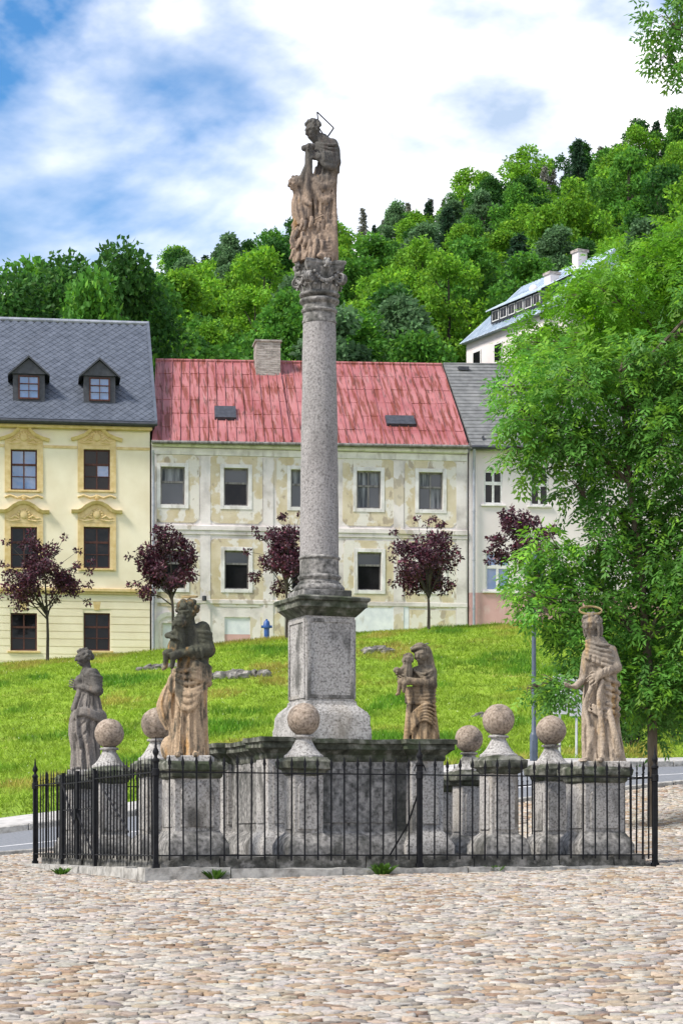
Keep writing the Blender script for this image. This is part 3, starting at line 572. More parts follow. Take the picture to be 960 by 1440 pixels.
for (g0, g1) in ((-GATE[1]+0.02, -0.62), (-0.58, -GATE[0]-0.02)):
    lf = MB(); 
    for t in (g0, g1):
        x, y = side_xy(3, t); lf.box(x-0.018, x+0.018, y-0.018, y+0.018, -0.16, 0.92)
    lf_o = lf.build('gate_frame', 'iron', gate)
    for zr in (ZR0, ZR1-0.02, 0.45):
        x0, y0 = side_xy(3, g0); x1, y1 = side_xy(3, g1); b = MB(); b.tube([(x0, y0, zr), (x1, y1, zr)], 0.011, 4); b.build('gate_rail', 'iron', gate)
    x0, y0 = side_xy(3, g0); x1, y1 = side_xy(3, g1); b = MB(); b.tube([(x0-0.015, y0, 0.42 if g0 > -0.9 else ZR1), (x1-0.015, y1, ZR0 if g0 > -0.9 else 0.2)], 0.012, 4); b.build('diagonal_brace', 'iron', gate)
    for k in range(1, 6):
        x, y = side_xy(3, g0 + (g1-g0)*k/6); link('gate_bar', bar_me, gate, (x, y, 0), 3*math.pi/2)
x, y = side_xy(3, -0.60); b = MB(); b.box(x-0.045, x+0.03, y-0.06, y+0.06, 0.34, 0.46); b.build('lock', 'iron', gate)

# small weeds growing at the foot of the kerb
def weed(label, px, py, d, s):
    p = P(px, py, d); n = 60; r2 = np.random.default_rng(int(px)); a = r2.random(n)*6.28; rr = r2.random(n)*s; h = r2.uniform(0.3, 1, n)*s*0.8
    base = np.stack([np.cos(a)*rr*0.4, np.sin(a)*rr*0.4, np.zeros(n)], -1); tip = np.stack([np.cos(a)*rr*1.3, np.sin(a)*rr*1.3, h], -1); sd = np.stack([-np.sin(a), np.cos(a), np.zeros(n)], -1)*s*0.12; mid = (base+tip)/2 + np.array([0, 0, s*0.15])
    v = np.stack([base, mid - sd, tip, mid + sd], 1).reshape(-1, 3); cl = np.repeat(np.array([[0.07, 0.16, 0.02]])*r2.uniform(0.6, 1.4, (n, 1)), 4, 0)
    o = npmesh('weed', v, np.arange(n*4).reshape(-1, 4), 'blade', None, cl); o.location = (p.x, d, gz(p.x, d)); return tag(o, label, 'weed', 'weeds growing along the foot of the railing')
weed('small green weed tuft at the kerb below the gate', 86, 1228, 26.6, 0.13)
weed('green weed tuft at the kerb below the bearded man with child', 303, 1232, 24.5, 0.17)
weed('small green weed at the kerb in front of the ball post beside the column base', 400, 1229, 24.9, 0.13)
weed('bushy green weed beside the middle post of the railing', 536, 1226, 25.1, 0.19)
weed('tiny yellowish weed between the middle railing post and the haloed saint', 697, 1221, 25.7, 0.11)
# ------------------------------------------------------------------ statues: carved as distance fields, meshed with surface nets
class Sculpt:
    def __init__(s, lo, hi, h=0.0078):
        s.lo = np.array(lo, float); s.h = h; s.n = np.ceil((np.array(hi)-s.lo)/h).astype(int)+1
        s.ax = [s.lo[i] + h*np.arange(s.n[i]) for i in range(3)]; s.D = np.full(s.n, 0.5, np.float32)
    def blk(s, lo, hi, m):
        a = np.clip(np.floor((np.array(lo)-m-s.lo)/s.h).astype(int), 0, s.n); b = np.clip(np.ceil((np.array(hi)+m-s.lo)/s.h).astype(int)+1, 0, s.n)
        sl = tuple(slice(a[i], b[i]) for i in range(3)); return sl, s.ax[0][sl[0]][:, None, None], s.ax[1][sl[1]][None, :, None], s.ax[2][sl[2]][None, None, :]
    def mix(s, sl, d, k, cut=False):
        D = s.D[sl]
        if D.size == 0: return
        if cut: D = -D
        if k > 0: hh = np.clip(0.5 + 0.5*(D-d)/k, 0, 1); r = D*(1-hh) + d*hh - k*hh*(1-hh)
        else: r = np.minimum(D, d)
        s.D[sl] = -r if cut else r
    def cap(s, a, b, ra, rb=None, k=0.02, cut=False):
        rb = ra if rb is None else rb; a = np.array(a, float); b = np.array(b, float); m = max(ra, rb) + k + 0.03
        sl, x, y, z = s.blk(np.minimum(a, b), np.maximum(a, b), m); ab = b-a; L2 = max((ab*ab).sum(), 1e-9)
        t = np.clip(((x-a[0])*ab[0] + (y-a[1])*ab[1] + (z-a[2])*ab[2])/L2, 0, 1)
        d = np.sqrt((x-a[0]-t*ab[0])**2 + (y-a[1]-t*ab[1])**2 + (z-a[2]-t*ab[2])**2) - (ra + (rb-ra)*t); s.mix(sl, d, k, cut)
    def ell(s, c, r, k=0.02, cut=False):
        r = np.array(r if hasattr(r, '__len__') else (r, r, r), float); c = np.array(c, float); sl, x, y, z = s.blk(c-r, c+r, k+0.03)
        k0 = np.sqrt(((x-c[0])/r[0])**2 + ((y-c[1])/r[1])**2 + ((z-c[2])/r[2])**2); k1 = np.sqrt(((x-c[0])/r[0]**2)**2 + ((y-c[1])/r[1]**2)**2 + ((z-c[2])/r[2]**2)**2)
        s.mix(sl, k0*(k0-1)/np.maximum(k1, 1e-6), k, cut)
    def tube(s, pts, ra, rb=None, k=0.015, n=7):
        rb = ra if rb is None else rb; P_ = [np.array(p, float) for p in pts]; Q = []
        for i in range(len(P_)-1):
            p0, p1, p2, p3 = P_[max(i-1, 0)], P_[i], P_[i+1], P_[min(i+2, len(P_)-1)]
            for j in range(n):
                t = j/n; Q.append(0.5*(2*p1 + (p2-p0)*t + (2*p0-5*p1+4*p2-p3)*t*t + (3*p1-p0-3*p2+p3)*t**3))
        Q.append(P_[-1]); N_ = len(Q)-1
        for i in range(N_): s.cap(Q[i], Q[i+1], ra + (rb-ra)*i/N_, ra + (rb-ra)*(i+1)/N_, k)
    def robe(s, prof, folds=9, amp=0.02, twist=0.0, seed=0.0, k=0.03, amp_top=None):
        """loft of ellipses (z, cx, cy, rx, ry) with carved folds running down it"""
        pr = np.array(sorted(prof)); z0, z1 = pr[0, 0], pr[-1, 0]; mr = pr[:, 3:].max() + 0.05
        sl, x, y, z = s.blk((pr[:, 1].min()-mr, pr[:, 2].min()-mr, z0), (pr[:, 1].max()+mr, pr[:, 2].max()+mr, z1), 0.03)
        zz = z[0, 0]; zs = np.clip(zz, z0, z1)
        def sm_(c):
            v = np.interp(zs, pr[:, 0], pr[:, c]); q = np.convolve(np.pad(v, 6, mode='edge'), np.ones(13)/13, 'valid'); return q[None, None, :]
        cx, cy, rx, ry = sm_(1), sm_(2), sm_(3), sm_(4); dx, dy = x-cx, y-cy; th = np.arctan2(dy/ry, dx/rx)
        A = 1.6*amp*np.interp(zs, [z0, z1], [1.0, (amp_top if amp_top is not None else 0.5)])[None, None, :]
        ph = folds*th + twist*z + 1.1*np.sin(2*th + 2.3*z + seed) + seed
        f = (1-np.abs(np.sin(ph*0.5)))*1.3 - 0.55 + 0.35*np.sin((folds+4)*th + twist*1.6*z + seed*2.7)
        d = (np.sqrt((dx/rx)**2 + (dy/ry)**2) - 1)*np.minimum(rx, ry) - A*f
        d = np.maximum(d, np.maximum(z-z1, z0-z)); s.mix(sl, d, k)
    def swag(s, x0, z0, x1, z1, sag, c, r, rad, k=0.02, side=-1):
        """a fold hanging across the front of a body of centre c and radii r"""
        pts = []
        for i in range(7):
            t = i/6; x = x0 + (x1-x0)*t; z = z0 + (z1-z0)*t - sag*4*t*(1-t); q = max(0.0, 1-((x-c[0])/r[0])**2); pts.append((x, c[1] + side*(r[1]-0.012)*math.sqrt(q), z))
        s.tube(pts, rad*0.9, rad*0.6, k, 3)
    def groove(s, pts, c, r, rad=0.014, k=0.008):
        Q = [(x, c[1] - r[1]*math.sqrt(max(0.02, 1-((x-c[0])/r[0])**2)), z) for x, z in pts]; n_ = len(Q)-1
        for i in range(n_): s.cap(Q[i], Q[i+1], rad*(0.6 if i == 0 else 1), rad*(0.6 if i == n_-1 else 1), k, cut=True)
    def head(s, c, Rr, yaw, pitch=0.0, beard=0.0, hair='curls', seed=1, neck=None):
        """yaw 0 looks at the viewer (-y), +90 looks to -x"""
        c = np.array(c, float); cyw, syw = math.cos(R(yaw)), math.sin(R(yaw)); cp_, sp_ = math.cos(R(pitch)), math.sin(R(pitch))
        f0 = np.array((-syw, -cyw, 0)); up0 = np.array((0, 0, 1.0)); f = f0*cp_ - up0*sp_; up = up0*cp_ + f0*sp_; r = np.cross(f, up)
        def q(a, b, e): return c + (r*a + f*b + up*e)*Rr
        if neck is not None: s.cap(q(0, -0.15, -0.5), neck, Rr*0.55, Rr*0.62, 0.02)
        s.ell(c, (Rr*0.92, Rr*0.98, Rr), 0.01); s.cap(q(0, 0.25, -0.1), q(0, 0.42, -0.85), Rr*0.68, Rr*0.40, 0.02)
        for e in (-1, 1):
            s.cap(q(0.36*e, 1.12, 0.02), q(0.36*e, 0.9, 0.02), Rr*0.25, Rr*0.18, 0.008, cut=True); s.ell(q(0.36*e, 0.83, 0.0), Rr*0.15, 0.006)
            s.cap(q(0.12*e, 0.99, 0.23), q(0.62*e, 0.80, 0.22), Rr*0.11, Rr*0.08, 0.015); s.ell(q(0.42*e, 0.72, -0.36), Rr*0.26, 0.02); s.ell(q(0.92*e, 0.0, -0.1), (Rr*0.16, Rr*0.16, Rr*0.26), 0.01)
        s.cap(q(0, 0.98, 0.15), q(0, 1.20, -0.30), Rr*0.12, Rr*0.18, 0.024)
        s.cap(q(-0.22, 0.98, -0.62), q(0.22, 0.98, -0.62), Rr*0.06, Rr*0.06, 0.008, cut=True); s.ell(q(0, 0.92, -0.74), (Rr*0.2, Rr*0.2, Rr*0.1), 0.01)
        r2 = random.Random(seed)
        if beard:
            for i in range(22):
                a = r2.uniform(-0.7, 0.7); b = r2.uniform(0, 1)*beard; s.cap(q(a*0.75*(1-0.3*b), 0.72 - 0.25*abs(a), -0.72 - 0.1*b), q(a*0.6*(1-0.4*b), 0.80 - 0.3*abs(a) - 0.2*b, -0.95 - b), Rr*0.17, Rr*0.10, 0.01)
            s.cap(q(0, 0.6, -0.8), q(0, 0.45, -0.9 - beard*0.8), Rr*0.45, Rr*0.2, 0.03)
        if hair in ('curls', 'long', 'bun'):
            for i in range(90):
                v = np.array((r2.gauss(0, 1), r2.gauss(0, 1), r2.gauss(0, 1))); v /= np.linalg.norm(v)
                if v[1] > 0.55 - 0.5*max(v[2], 0) and v[2] < 0.72: continue
                if v[2] < -0.45: continue
                s.ell(q(v[0]*1.0, v[1]*1.02 - 0.06, v[2]*1.02 + 0.05), Rr*r2.uniform(0.16, 0.27), 0.008)
        if hair == 'long':
            for i in range(16):
                a = r2.uniform(-1, 1)*1.9; s.tube([q(0.9*math.sin(a), -0.9*math.cos(a)*0.8, 0.0), q(1.02*math.sin(a), -0.95*math.cos(a), -0.7), q(0.95*math.sin(a), -0.9*math.cos(a) + 0.1, -1.5)], Rr*0.2, Rr*0.13, 0.012, 3)
        if hair == 'bun': s.ell(q(0, -1.05, -0.15), Rr*0.42, 0.01); s.cap(q(-0.8, 0.1, 0.35), q(0, -0.9, -0.1), Rr*0.2, Rr*0.25, 0.01); s.cap(q(0.8, 0.1, 0.35), q(0, -0.9, -0.1), Rr*0.2, Rr*0.25, 0.01)
        return q
    def hand(s, wr, d, nrm, size=0.17, curl=0.35, thumb=1):
        wr = np.array(wr, float); d = np.array(d, float); d /= np.linalg.norm(d); nrm = np.array(nrm, float); nrm -= d*nrm.dot(d); nrm /= np.linalg.norm(nrm); sd = np.cross(d, nrm)
        pc = wr + d*size*0.27
        for e in (-0.5, 0, 0.5): s.cap(wr + sd*e*size*0.2, pc + d*size*0.2 + sd*e*size*0.36, size*0.12, size*0.10, 0.024)
        for i, (o, ln) in enumerate(((-0.27, 0.40), (-0.09, 0.48), (0.09, 0.46), (0.27, 0.36))):
            b = pc + d*size*0.24 + sd*o*size*0.95; k1 = b + (d*math.cos(curl) + nrm*math.sin(curl))*ln*size*0.5 + sd*o*0.02; k2 = k1 + (d*math.cos(2.2*curl) + nrm*math.sin(2.2*curl))*ln*size*0.5
            s.cap(b, k1, 0.0115, 0.0105, 0.004); s.cap(k1, k2, 0.0105, 0.009, 0.004)
        b = wr + d*size*0.18 + sd*thumb*size*0.24; k1 = b + (d*0.7 + sd*thumb*0.75 + nrm*0.3)*size*0.24; s.cap(b, k1, 0.016, 0.013, 0.008); s.cap(k1, k1 + (d + nrm*0.5)*size*0.16, 0.0125, 0.010, 0.005)
    def erode(s, a=0.001):
        x, y, z = s.ax[0][:, None, None], s.ax[1][None, :, None], s.ax[2][None, None, :]
        s.D += (a*(np.sin(41*x + 7*np.sin(23*z))*np.sin(37*y + 5*np.sin(19*x)) + 0.7*np.sin(67*z + 5*np.sin(31*y))*np.sin(59*x+3))).astype(np.float32)
    def mesh(s, name, m, parent=None):
        D = s.D; D[0], D[-1], D[:, 0], D[:, -1], D[:, :, 0], D[:, :, -1] = .1, .1, .1, .1, .1, .1
        nx, ny, nz = D.shape; cnt = np.zeros((nx-1, ny-1, nz-1), np.int8); acc = np.zeros((nx-1, ny-1, nz-1, 3), np.float32)
        cs = [(i, j, k) for i in (0, 1) for j in (0, 1) for k in (0, 1)]
        def C(o): return D[o[0]:nx-1+o[0], o[1]:ny-1+o[1], o[2]:nz-1+o[2]]
        for a in cs:
            for ax in range(3):
                if a[ax]: continue
                b = tuple(v + (i == ax) for i, v in enumerate(a)); va, vb = C(a), C(b); mk = (va < 0) != (vb < 0)
                w_ = np.nonzero(mk); t = va[w_]/(va[w_]-vb[w_]); p = np.tile(np.array(a, np.float32), (len(t), 1)); p[:, ax] = t; acc[w_] += p; cnt[w_] += 1
        cell = np.nonzero(cnt); ids = np.full(cnt.shape, -1, np.int64); ids[cell] = np.arange(len(cell[0]))
        v = (acc[cell]/cnt[cell][:, None] + np.stack(cell, -1))*s.h + s.lo; quads = []
        for ax in range(3):
            o = [0, 0, 0]; o[ax] = 1; a = D[1:-1, 1:-1, 1:-1]; b = D[1+o[0]:nx-1+o[0], 1+o[1]:ny-1+o[1], 1+o[2]:nz-1+o[2]]
            for flip in (0, 1):
                i, j, k = np.nonzero((a < 0) & (b >= 0) if not flip else (a >= 0) & (b < 0)); i, j, k = i+1, j+1, k+1; e1, e2 = [(0, 1, 0), (1, 0, 0), (1, 0, 0)][ax], [(0, 0, 1), (0, 0, 1), (0, 1, 0)][ax]
                q = [ids[i-a1*e1[0]-a2*e2[0], j-a1*e1[1]-a2*e2[1], k-a1*e1[2]-a2*e2[2]] for a1, a2 in ((1, 1), (0, 1), (0, 0), (1, 0))]; q = np.stack(q, -1)
                if (ax == 1) != bool(flip): q = q[:, ::-1]
                quads.append(q)
        quads = np.concatenate(quads); quads = quads[(quads >= 0).all(1)]
        return npmesh(name, v, quads, m, parent, smooth=True)
def statue_mat(name, top, low, accent, zsplit, zsoft, dark, seed=0.0, acc_lo=0.56):
    """weathered sandstone: black crust on the exposed upper body, washed tan below, rust-coloured runs"""
    m = bpy.data.materials.new(name); m.use_nodes = True; t = m.node_tree; n = t.nodes; lk = t.links.new; b = n['Principled BSDF']; b.inputs['Roughness'].default_value = 0.92; b.inputs['Specular IOR Level'].default_value = 0.2
    c = n.new('ShaderNodeTexCoord'); mp_ = n.new('ShaderNodeMapping'); mp_.inputs['Location'].default_value = (seed, seed*0.7, 0); lk(c.outputs['Object'], mp_.inputs['Vector']); sx = n.new('ShaderNodeSeparateXYZ'); lk(c.outputs['Object'], sx.inputs[0])
    def noise(sc, st):
        k = n.new('ShaderNodeMapping'); k.inputs['Scale'].default_value = st; lk(mp_.outputs[0], k.inputs['Vector']); q = n.new('ShaderNodeTexNoise'); q.inputs['Scale'].default_value = sc; q.inputs['Detail'].default_value = 6; q.inputs['Roughness'].default_value = 0.6; lk(k.outputs[0], q.inputs['Vector']); return q.outputs['Fac']
    def mixc(f, a, bb):
        q = n.new('ShaderNodeMix'); q.data_type = 'RGBA'; lk(f, q.inputs[0])
        for s_, i in ((a, 6), (bb, 7)):
            if isinstance(s_, tuple): q.inputs[i].default_value = (*s_, 1)
            else: lk(s_, q.inputs[i])
        return q.outputs[2]
    def rng_(v, lo, hi, s=1.0):
        q = n.new('ShaderNodeMapRange'); q.inputs['From Min'].default_value = lo; q.inputs['From Max'].default_value = hi; q.inputs['To Max'].default_value = s; lk(v, q.inputs['Value']); return q.outputs[0]
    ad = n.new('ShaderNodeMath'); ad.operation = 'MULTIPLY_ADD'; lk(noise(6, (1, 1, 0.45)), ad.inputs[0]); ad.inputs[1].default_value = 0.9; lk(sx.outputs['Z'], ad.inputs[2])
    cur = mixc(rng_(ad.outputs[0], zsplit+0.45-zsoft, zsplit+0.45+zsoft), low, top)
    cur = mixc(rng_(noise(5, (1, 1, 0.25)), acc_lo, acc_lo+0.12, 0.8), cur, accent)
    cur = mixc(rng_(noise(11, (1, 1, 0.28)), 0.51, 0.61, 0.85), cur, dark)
    k = n.new('ShaderNodeValToRGB'); k.color_ramp.elements[0].position = 0.3; k.color_ramp.elements[0].color = (0.7, 0.7, 0.7, 1); k.color_ramp.elements[1].position = 0.7; k.color_ramp.elements[1].color = (1.3, 1.3, 1.3, 1); lk(noise(45, (1, 1, 1)), k.inputs['Fac'])
    q = n.new('ShaderNodeMix'); q.data_type = 'RGBA'; q.blend_type = 'MULTIPLY'; q.inputs[0].default_value = 1; lk(cur, q.inputs[6]); lk(k.outputs[0], q.inputs[7]); lk(q.outputs[2], b.inputs['Base Color'])
    bn = n.new('ShaderNodeBump'); bn.inputs['Strength'].default_value = 0.5; bn.inputs['Distance'].default_value = 0.012; lk(noise(40, (1, 1, 0.6)), bn.inputs['Height']); lk(bn.outputs[0], b.inputs['Normal'])
    MATS[name] = m
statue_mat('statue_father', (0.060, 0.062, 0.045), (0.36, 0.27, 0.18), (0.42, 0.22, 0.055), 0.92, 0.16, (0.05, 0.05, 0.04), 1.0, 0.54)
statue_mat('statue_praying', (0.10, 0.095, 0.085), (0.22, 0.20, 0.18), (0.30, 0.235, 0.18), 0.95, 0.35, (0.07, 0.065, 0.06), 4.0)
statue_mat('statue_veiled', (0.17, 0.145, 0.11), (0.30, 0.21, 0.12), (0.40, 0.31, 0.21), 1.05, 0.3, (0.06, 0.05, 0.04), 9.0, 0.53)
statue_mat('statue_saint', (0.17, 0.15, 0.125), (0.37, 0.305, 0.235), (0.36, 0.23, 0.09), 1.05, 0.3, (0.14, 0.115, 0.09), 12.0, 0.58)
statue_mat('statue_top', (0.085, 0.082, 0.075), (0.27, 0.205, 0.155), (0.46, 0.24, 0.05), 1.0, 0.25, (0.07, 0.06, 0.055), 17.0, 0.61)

def place(o, u, v, z, label, cat='statue'):
    o.location = M(u, v, z); return tag(o, label, cat, 'stone statues of the monument')
def slab(parent, hx, hy, x=0.0, y=0.0, z0=-0.06, z1=0.012, m='granite'):
    b = MB(); b.box(x-hx, x+hx, y-hy, y+hy, z0, z1); b.jitter(0.01, 6); b.build('plinth', m, parent, bevel=0.012)
def ring(parent, c, rad, tilt, r=0.008, m='gilt', roll=0.0):
    b = MB(); n = 40; nn = 6; vs = []
    for i in range(n):
        a = 2*math.pi*i/n
        for j in range(nn): e = 2*math.pi*j/nn; q = Vector(((rad + r*math.cos(e))*math.cos(a), (rad + r*math.cos(e))*math.sin(a), r*1.6*math.sin(e))); q.rotate(Matrix.Rotation(tilt, 3, 'X')); q.rotate(Matrix.Rotation(roll, 3, 'Y')); vs.append(q + Vector(c))
    b.add(vs, [(i*nn+j, ((i+1) % n)*nn+j, ((i+1) % n)*nn+(j+1) % nn, i*nn+(j+1) % nn) for i in range(n) for j in range(nn)]); return b

# the bearded man carrying a child ---------------------------------------------------
s = Sculpt((-0.44, -0.36, -0.03), (0.32, 0.34, 1.80))
s.robe([(0, -0.02, 0, 0.205, 0.19), (0.25, -0.02, 0, 0.19, 0.165), (0.6, -0.01, 0, 0.175, 0.15), (0.9, 0.0, 0, 0.17, 0.145), (1.05, 0.02, 0, 0.155, 0.135)], 13, 0.022, 0.3, 1.2, amp_top=0.5)
s.robe([(0.98, 0.02, 0.0, 0.16, 0.14), (1.2, 0.03, 0.01, 0.165, 0.135), (1.38, 0.02, 0.02, 0.18, 0.12), (1.46, 0.01, 0.02, 0.11, 0.09)], 9, 0.010, 2, 3)
for i in range(5): s.swag(-0.20, 0.96-0.035*i, 0.175, 1.0-0.055*i, 0.03+0.03*i, (0, 0), (0.2, 0.165), 0.024)
for i in range(4): s.tube([(0.05, -0.16, 1.02-0.05*i), (0.165, -0.08, 1.0-0.055*i), (0.195, 0.04, 0.98-0.055*i), (0.12, 0.14, 0.97-0.05*i)], 0.03, 0.028, 0.024)
for xx in (-0.14, -0.09, -0.035, 0.03, 0.08, 0.13): s.groove([(xx*0.8, 0.62), (xx+0.01, 0.35), (xx*1.1, 0.04)], (-0.02, 0), (0.20, 0.185), 0.017)
for i in range(3): s.swag(-0.14, 0.74-0.05*i, 0.10, 0.72-0.04*i, 0.05+0.035*i, (-0.02, 0), (0.19, 0.172), 0.017, 0.04)
s.robe([(0.30, -0.22, 0.05, 0.03, 0.05), (0.42, -0.26, 0.04, 0.075, 0.08), (0.58, -0.28, 0.03, 0.10, 0.09), (0.72, -0.24, 0.02, 0.085, 0.08), (0.86, -0.19, 0.0, 0.05, 0.06)], 5, 0.02, 4, 2.0)
s.tube([(-0.17, -0.05, 0.92), (-0.22, -0.07, 0.82), (-0.19, -0.06, 0.72)], 0.035, 0.03)
s.cap((0.13, 0.02, 1.42), (0.19, -0.03, 1.18), 0.085, 0.078, 0.03); s.cap((0.19, -0.04, 1.18), (-0.02, -0.17, 1.15), 0.078, 0.055, 0.03); s.hand((-0.03, -0.18, 1.155), (-1, -0.15, -0.25), (0, 0.9, -0.4), 0.17, 0.3, -1)
for i in range(5): s.tube([(0.06, -0.06, 1.39-0.045*i), (0.15, -0.09, 1.37-0.05*i), (0.215, -0.02, 1.36-0.05*i), (0.2, 0.08, 1.36-0.05*i)], 0.014, 0.014, 0.024)
for i in range(3): s.tube([(0.02+0.05*i, -0.12-0.0*i, 1.20), (0.03+0.05*i, -0.215+0.03*i, 1.16), (0.03+0.05*i, -0.15, 1.09)], 0.012, 0.012, 0.024)
s.cap((-0.10, 0.0, 1.42), (-0.19, -0.05, 1.22), 0.07, 0.06, 0.03); s.cap((-0.19, -0.05, 1.22), (-0.2, -0.16, 1.10), 0.055, 0.045, 0.02); s.hand((-0.2, -0.15, 1.11), (0.2, -1, -0.2), (0, 0, 1), 0.15, 0.4, 1)
s.head((-0.035, -0.03, 1.605), 0.105, 25, 18, 0.9, 'curls', 3, (0.0, 0.0, 1.40))
for i in range(40): a = rnd.uniform(0, 6.28); e = rnd.uniform(0.0, 1.2); s.ell((-0.03 + 0.118*math.cos(a)*math.cos(e), -0.015 + 0.118*math.sin(a)*math.cos(e), 1.62 + 0.115*math.sin(e)), rnd.uniform(0.022, 0.033), 0.006)
s.head((-0.118, -0.14, 1.47), 0.072, 30, 0, 0, 'curls', 8, (-0.13, -0.12, 1.36))
s.robe([(1.10, -0.15, -0.14, 0.075, 0.07), (1.22, -0.145, -0.135, 0.085, 0.075), (1.33, -0.135, -0.125, 0.08, 0.065), (1.40, -0.13, -0.12, 0.05, 0.045)], 5, 0.006, 0, 1)
s.cap((-0.17, -0.14, 1.36), (-0.245, -0.16, 1.33), 0.036, 0.030, 0.015); s.cap((-0.245, -0.16, 1.33), (-0.17, -0.22, 1.30), 0.028, 0.022, 0.01); s.hand((-0.175, -0.215, 1.30), (1, -0.3, -0.1), (0, 0, -1), 0.075, 0.4)
s.cap((-0.17, -0.17, 1.14), (-0.25, -0.24, 1.13), 0.048, 0.042, 0.015); s.cap((-0.25, -0.24, 1.13), (-0.265, -0.20, 0.99), 0.038, 0.026, 0.012); s.cap((-0.265, -0.2, 0.98), (-0.285, -0.25, 0.955), 0.024, 0.018, 0.01)
s.cap((-0.11, -0.18, 1.13), (-0.17, -0.26, 1.10), 0.045, 0.038, 0.015); s.cap((-0.17, -0.26, 1.10), (-0.19, -0.23, 0.98), 0.034, 0.024, 0.024)
s.ell((-0.24, 0.08, 0.10), (0.10, 0.11, 0.14), 0.03); s.cap((-0.10, -0.15, 0.02), (-0.13, -0.24, 0.015), 0.04, 0.03, 0.02); s.cap((0.06, -0.15, 0.02), (0.07, -0.23, 0.015), 0.04, 0.03, 0.02)
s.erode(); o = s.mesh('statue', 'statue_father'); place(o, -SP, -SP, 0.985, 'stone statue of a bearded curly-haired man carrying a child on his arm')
slab(o, 0.25, 0.24); ring(o, (-0.01, 0.0, 1.775), 0.085, R(10), 0.007).build('halo', 'gilt', o, smooth=60); b = MB(); b.tube([(-0.01, 0.06, 1.66), (-0.01, 0.083, 1.775)], 0.005, 5); b.build('halo_rod', 'iron', o)

# the praying woman ------------------------------------------------------------------
s = Sculpt((-0.36, -0.34, -0.03), (0.34, 0.34, 1.66))
s.robe([(0, 0.0, 0, 0.175, 0.17), (0.25, 0.0, 0, 0.16, 0.15), (0.5, -0.02, 0, 0.185, 0.165), (0.68, 0.0, 0, 0.20, 0.17), (0.85, 0.02, 0, 0.175, 0.145), (1.0, 0.045, 0.0, 0.12, 0.11), (1.08, 0.05, 0, 0.115, 0.10)], 11, 0.024, 6.0, 0.4, amp_top=0.45)
s.robe([(1.0, 0.045, 0, 0.115, 0.105), (1.15, 0.05, 0, 0.13, 0.12), (1.28, 0.055, 0, 0.135, 0.12), (1.34, 0.045, 0, 0.08, 0.075)], 9, 0.010, 3, 2)
for a_, b_ in (((0.12, 0.88), (-0.15, 0.50)), ((0.14, 0.74), (-0.14, 0.36)), ((0.13, 0.58), (-0.12, 0.22)), ((0.12, 0.42), (-0.06, 0.10))): s.groove([a_, ((a_[0]+b_[0])/2+0.03, (a_[1]+b_[1])/2-0.05), b_], (0, 0), (0.20, 0.175), 0.017)
for xx in (0.02, 0.07, 0.11): s.groove([(xx, 1.04), (xx-0.03, 0.9), (xx-0.07, 0.76)], (0.03, 0), (0.15, 0.135), 0.012)
for xx in (-0.06, 0.04, 0.11): s.groove([(xx+0.02, 0.34), (xx, 0.18), (xx, 0.03)], (0, 0), (0.19, 0.175), 0.015)
for i in range(3): s.tube([(-0.17, -0.06, 0.72-0.03*i), (-0.03, -0.175, 0.80-0.03*i), (0.13, -0.14, 0.75-0.03*i), (0.22, -0.0, 0.70-0.03*i)], 0.02, 0.026, 0.024)
s.tube([(0.16, -0.06, 0.78), (0.225, -0.03, 0.74), (0.235, 0.02, 0.66), (0.19, 0.03, 0.60)], 0.04, 0.03)
for sy, e in ((-0.10, 1), (0.07, 0)):
    s.cap((0.09, sy*1.1, 1.27), (0.16, sy*1.5, 1.05), 0.068, 0.058, 0.025); s.cap((0.16, sy*1.5, 1.05), (-0.06, sy*0.7 - 0.02, 1.095), 0.055, 0.036, 0.02); s.hand((-0.06, sy*0.55 - 0.02, 1.10), (-1, -sy*0.6, 0.35), (0.3, -sy*8, 0.2), 0.165, 0.12, 1 if e else -1)
for i in range(4): s.tube([(0.02, -0.12, 1.27-0.04*i), (0.11, -0.165, 1.24-0.045*i), (0.20, -0.10, 1.22-0.05*i), (0.20, 0.04, 1.22-0.05*i)], 0.014, 0.014, 0.024)
s.tube([(-0.02, -0.10, 1.29), (0.04, -0.13, 1.22), (0.13, -0.13, 1.16)], 0.02, 0.015); s.tube([(-0.03, -0.06, 1.13), (-0.08, -0.06, 1.02), (-0.15, -0.08, 0.80)], 0.03, 0.035, 0.02)
s.head((-0.02, -0.02, 1.49), 0.096, 72, 8, 0, 'bun', 5, (0.03, 0.0, 1.28))
s.ell((-0.075, -0.06, 1.19), (0.055, 0.06, 0.06), 0.03); s.cap((-0.08, -0.15, 0.02), (-0.15, -0.2, 0.015), 0.04, 0.03, 0.02)
s.erode(); o = s.mesh('statue', 'statue_praying'); place(o, -SP, SP, 0.985, 'dark stone statue of a bareheaded woman in profile praying with clasped hands'); slab(o, 0.22, 0.22)

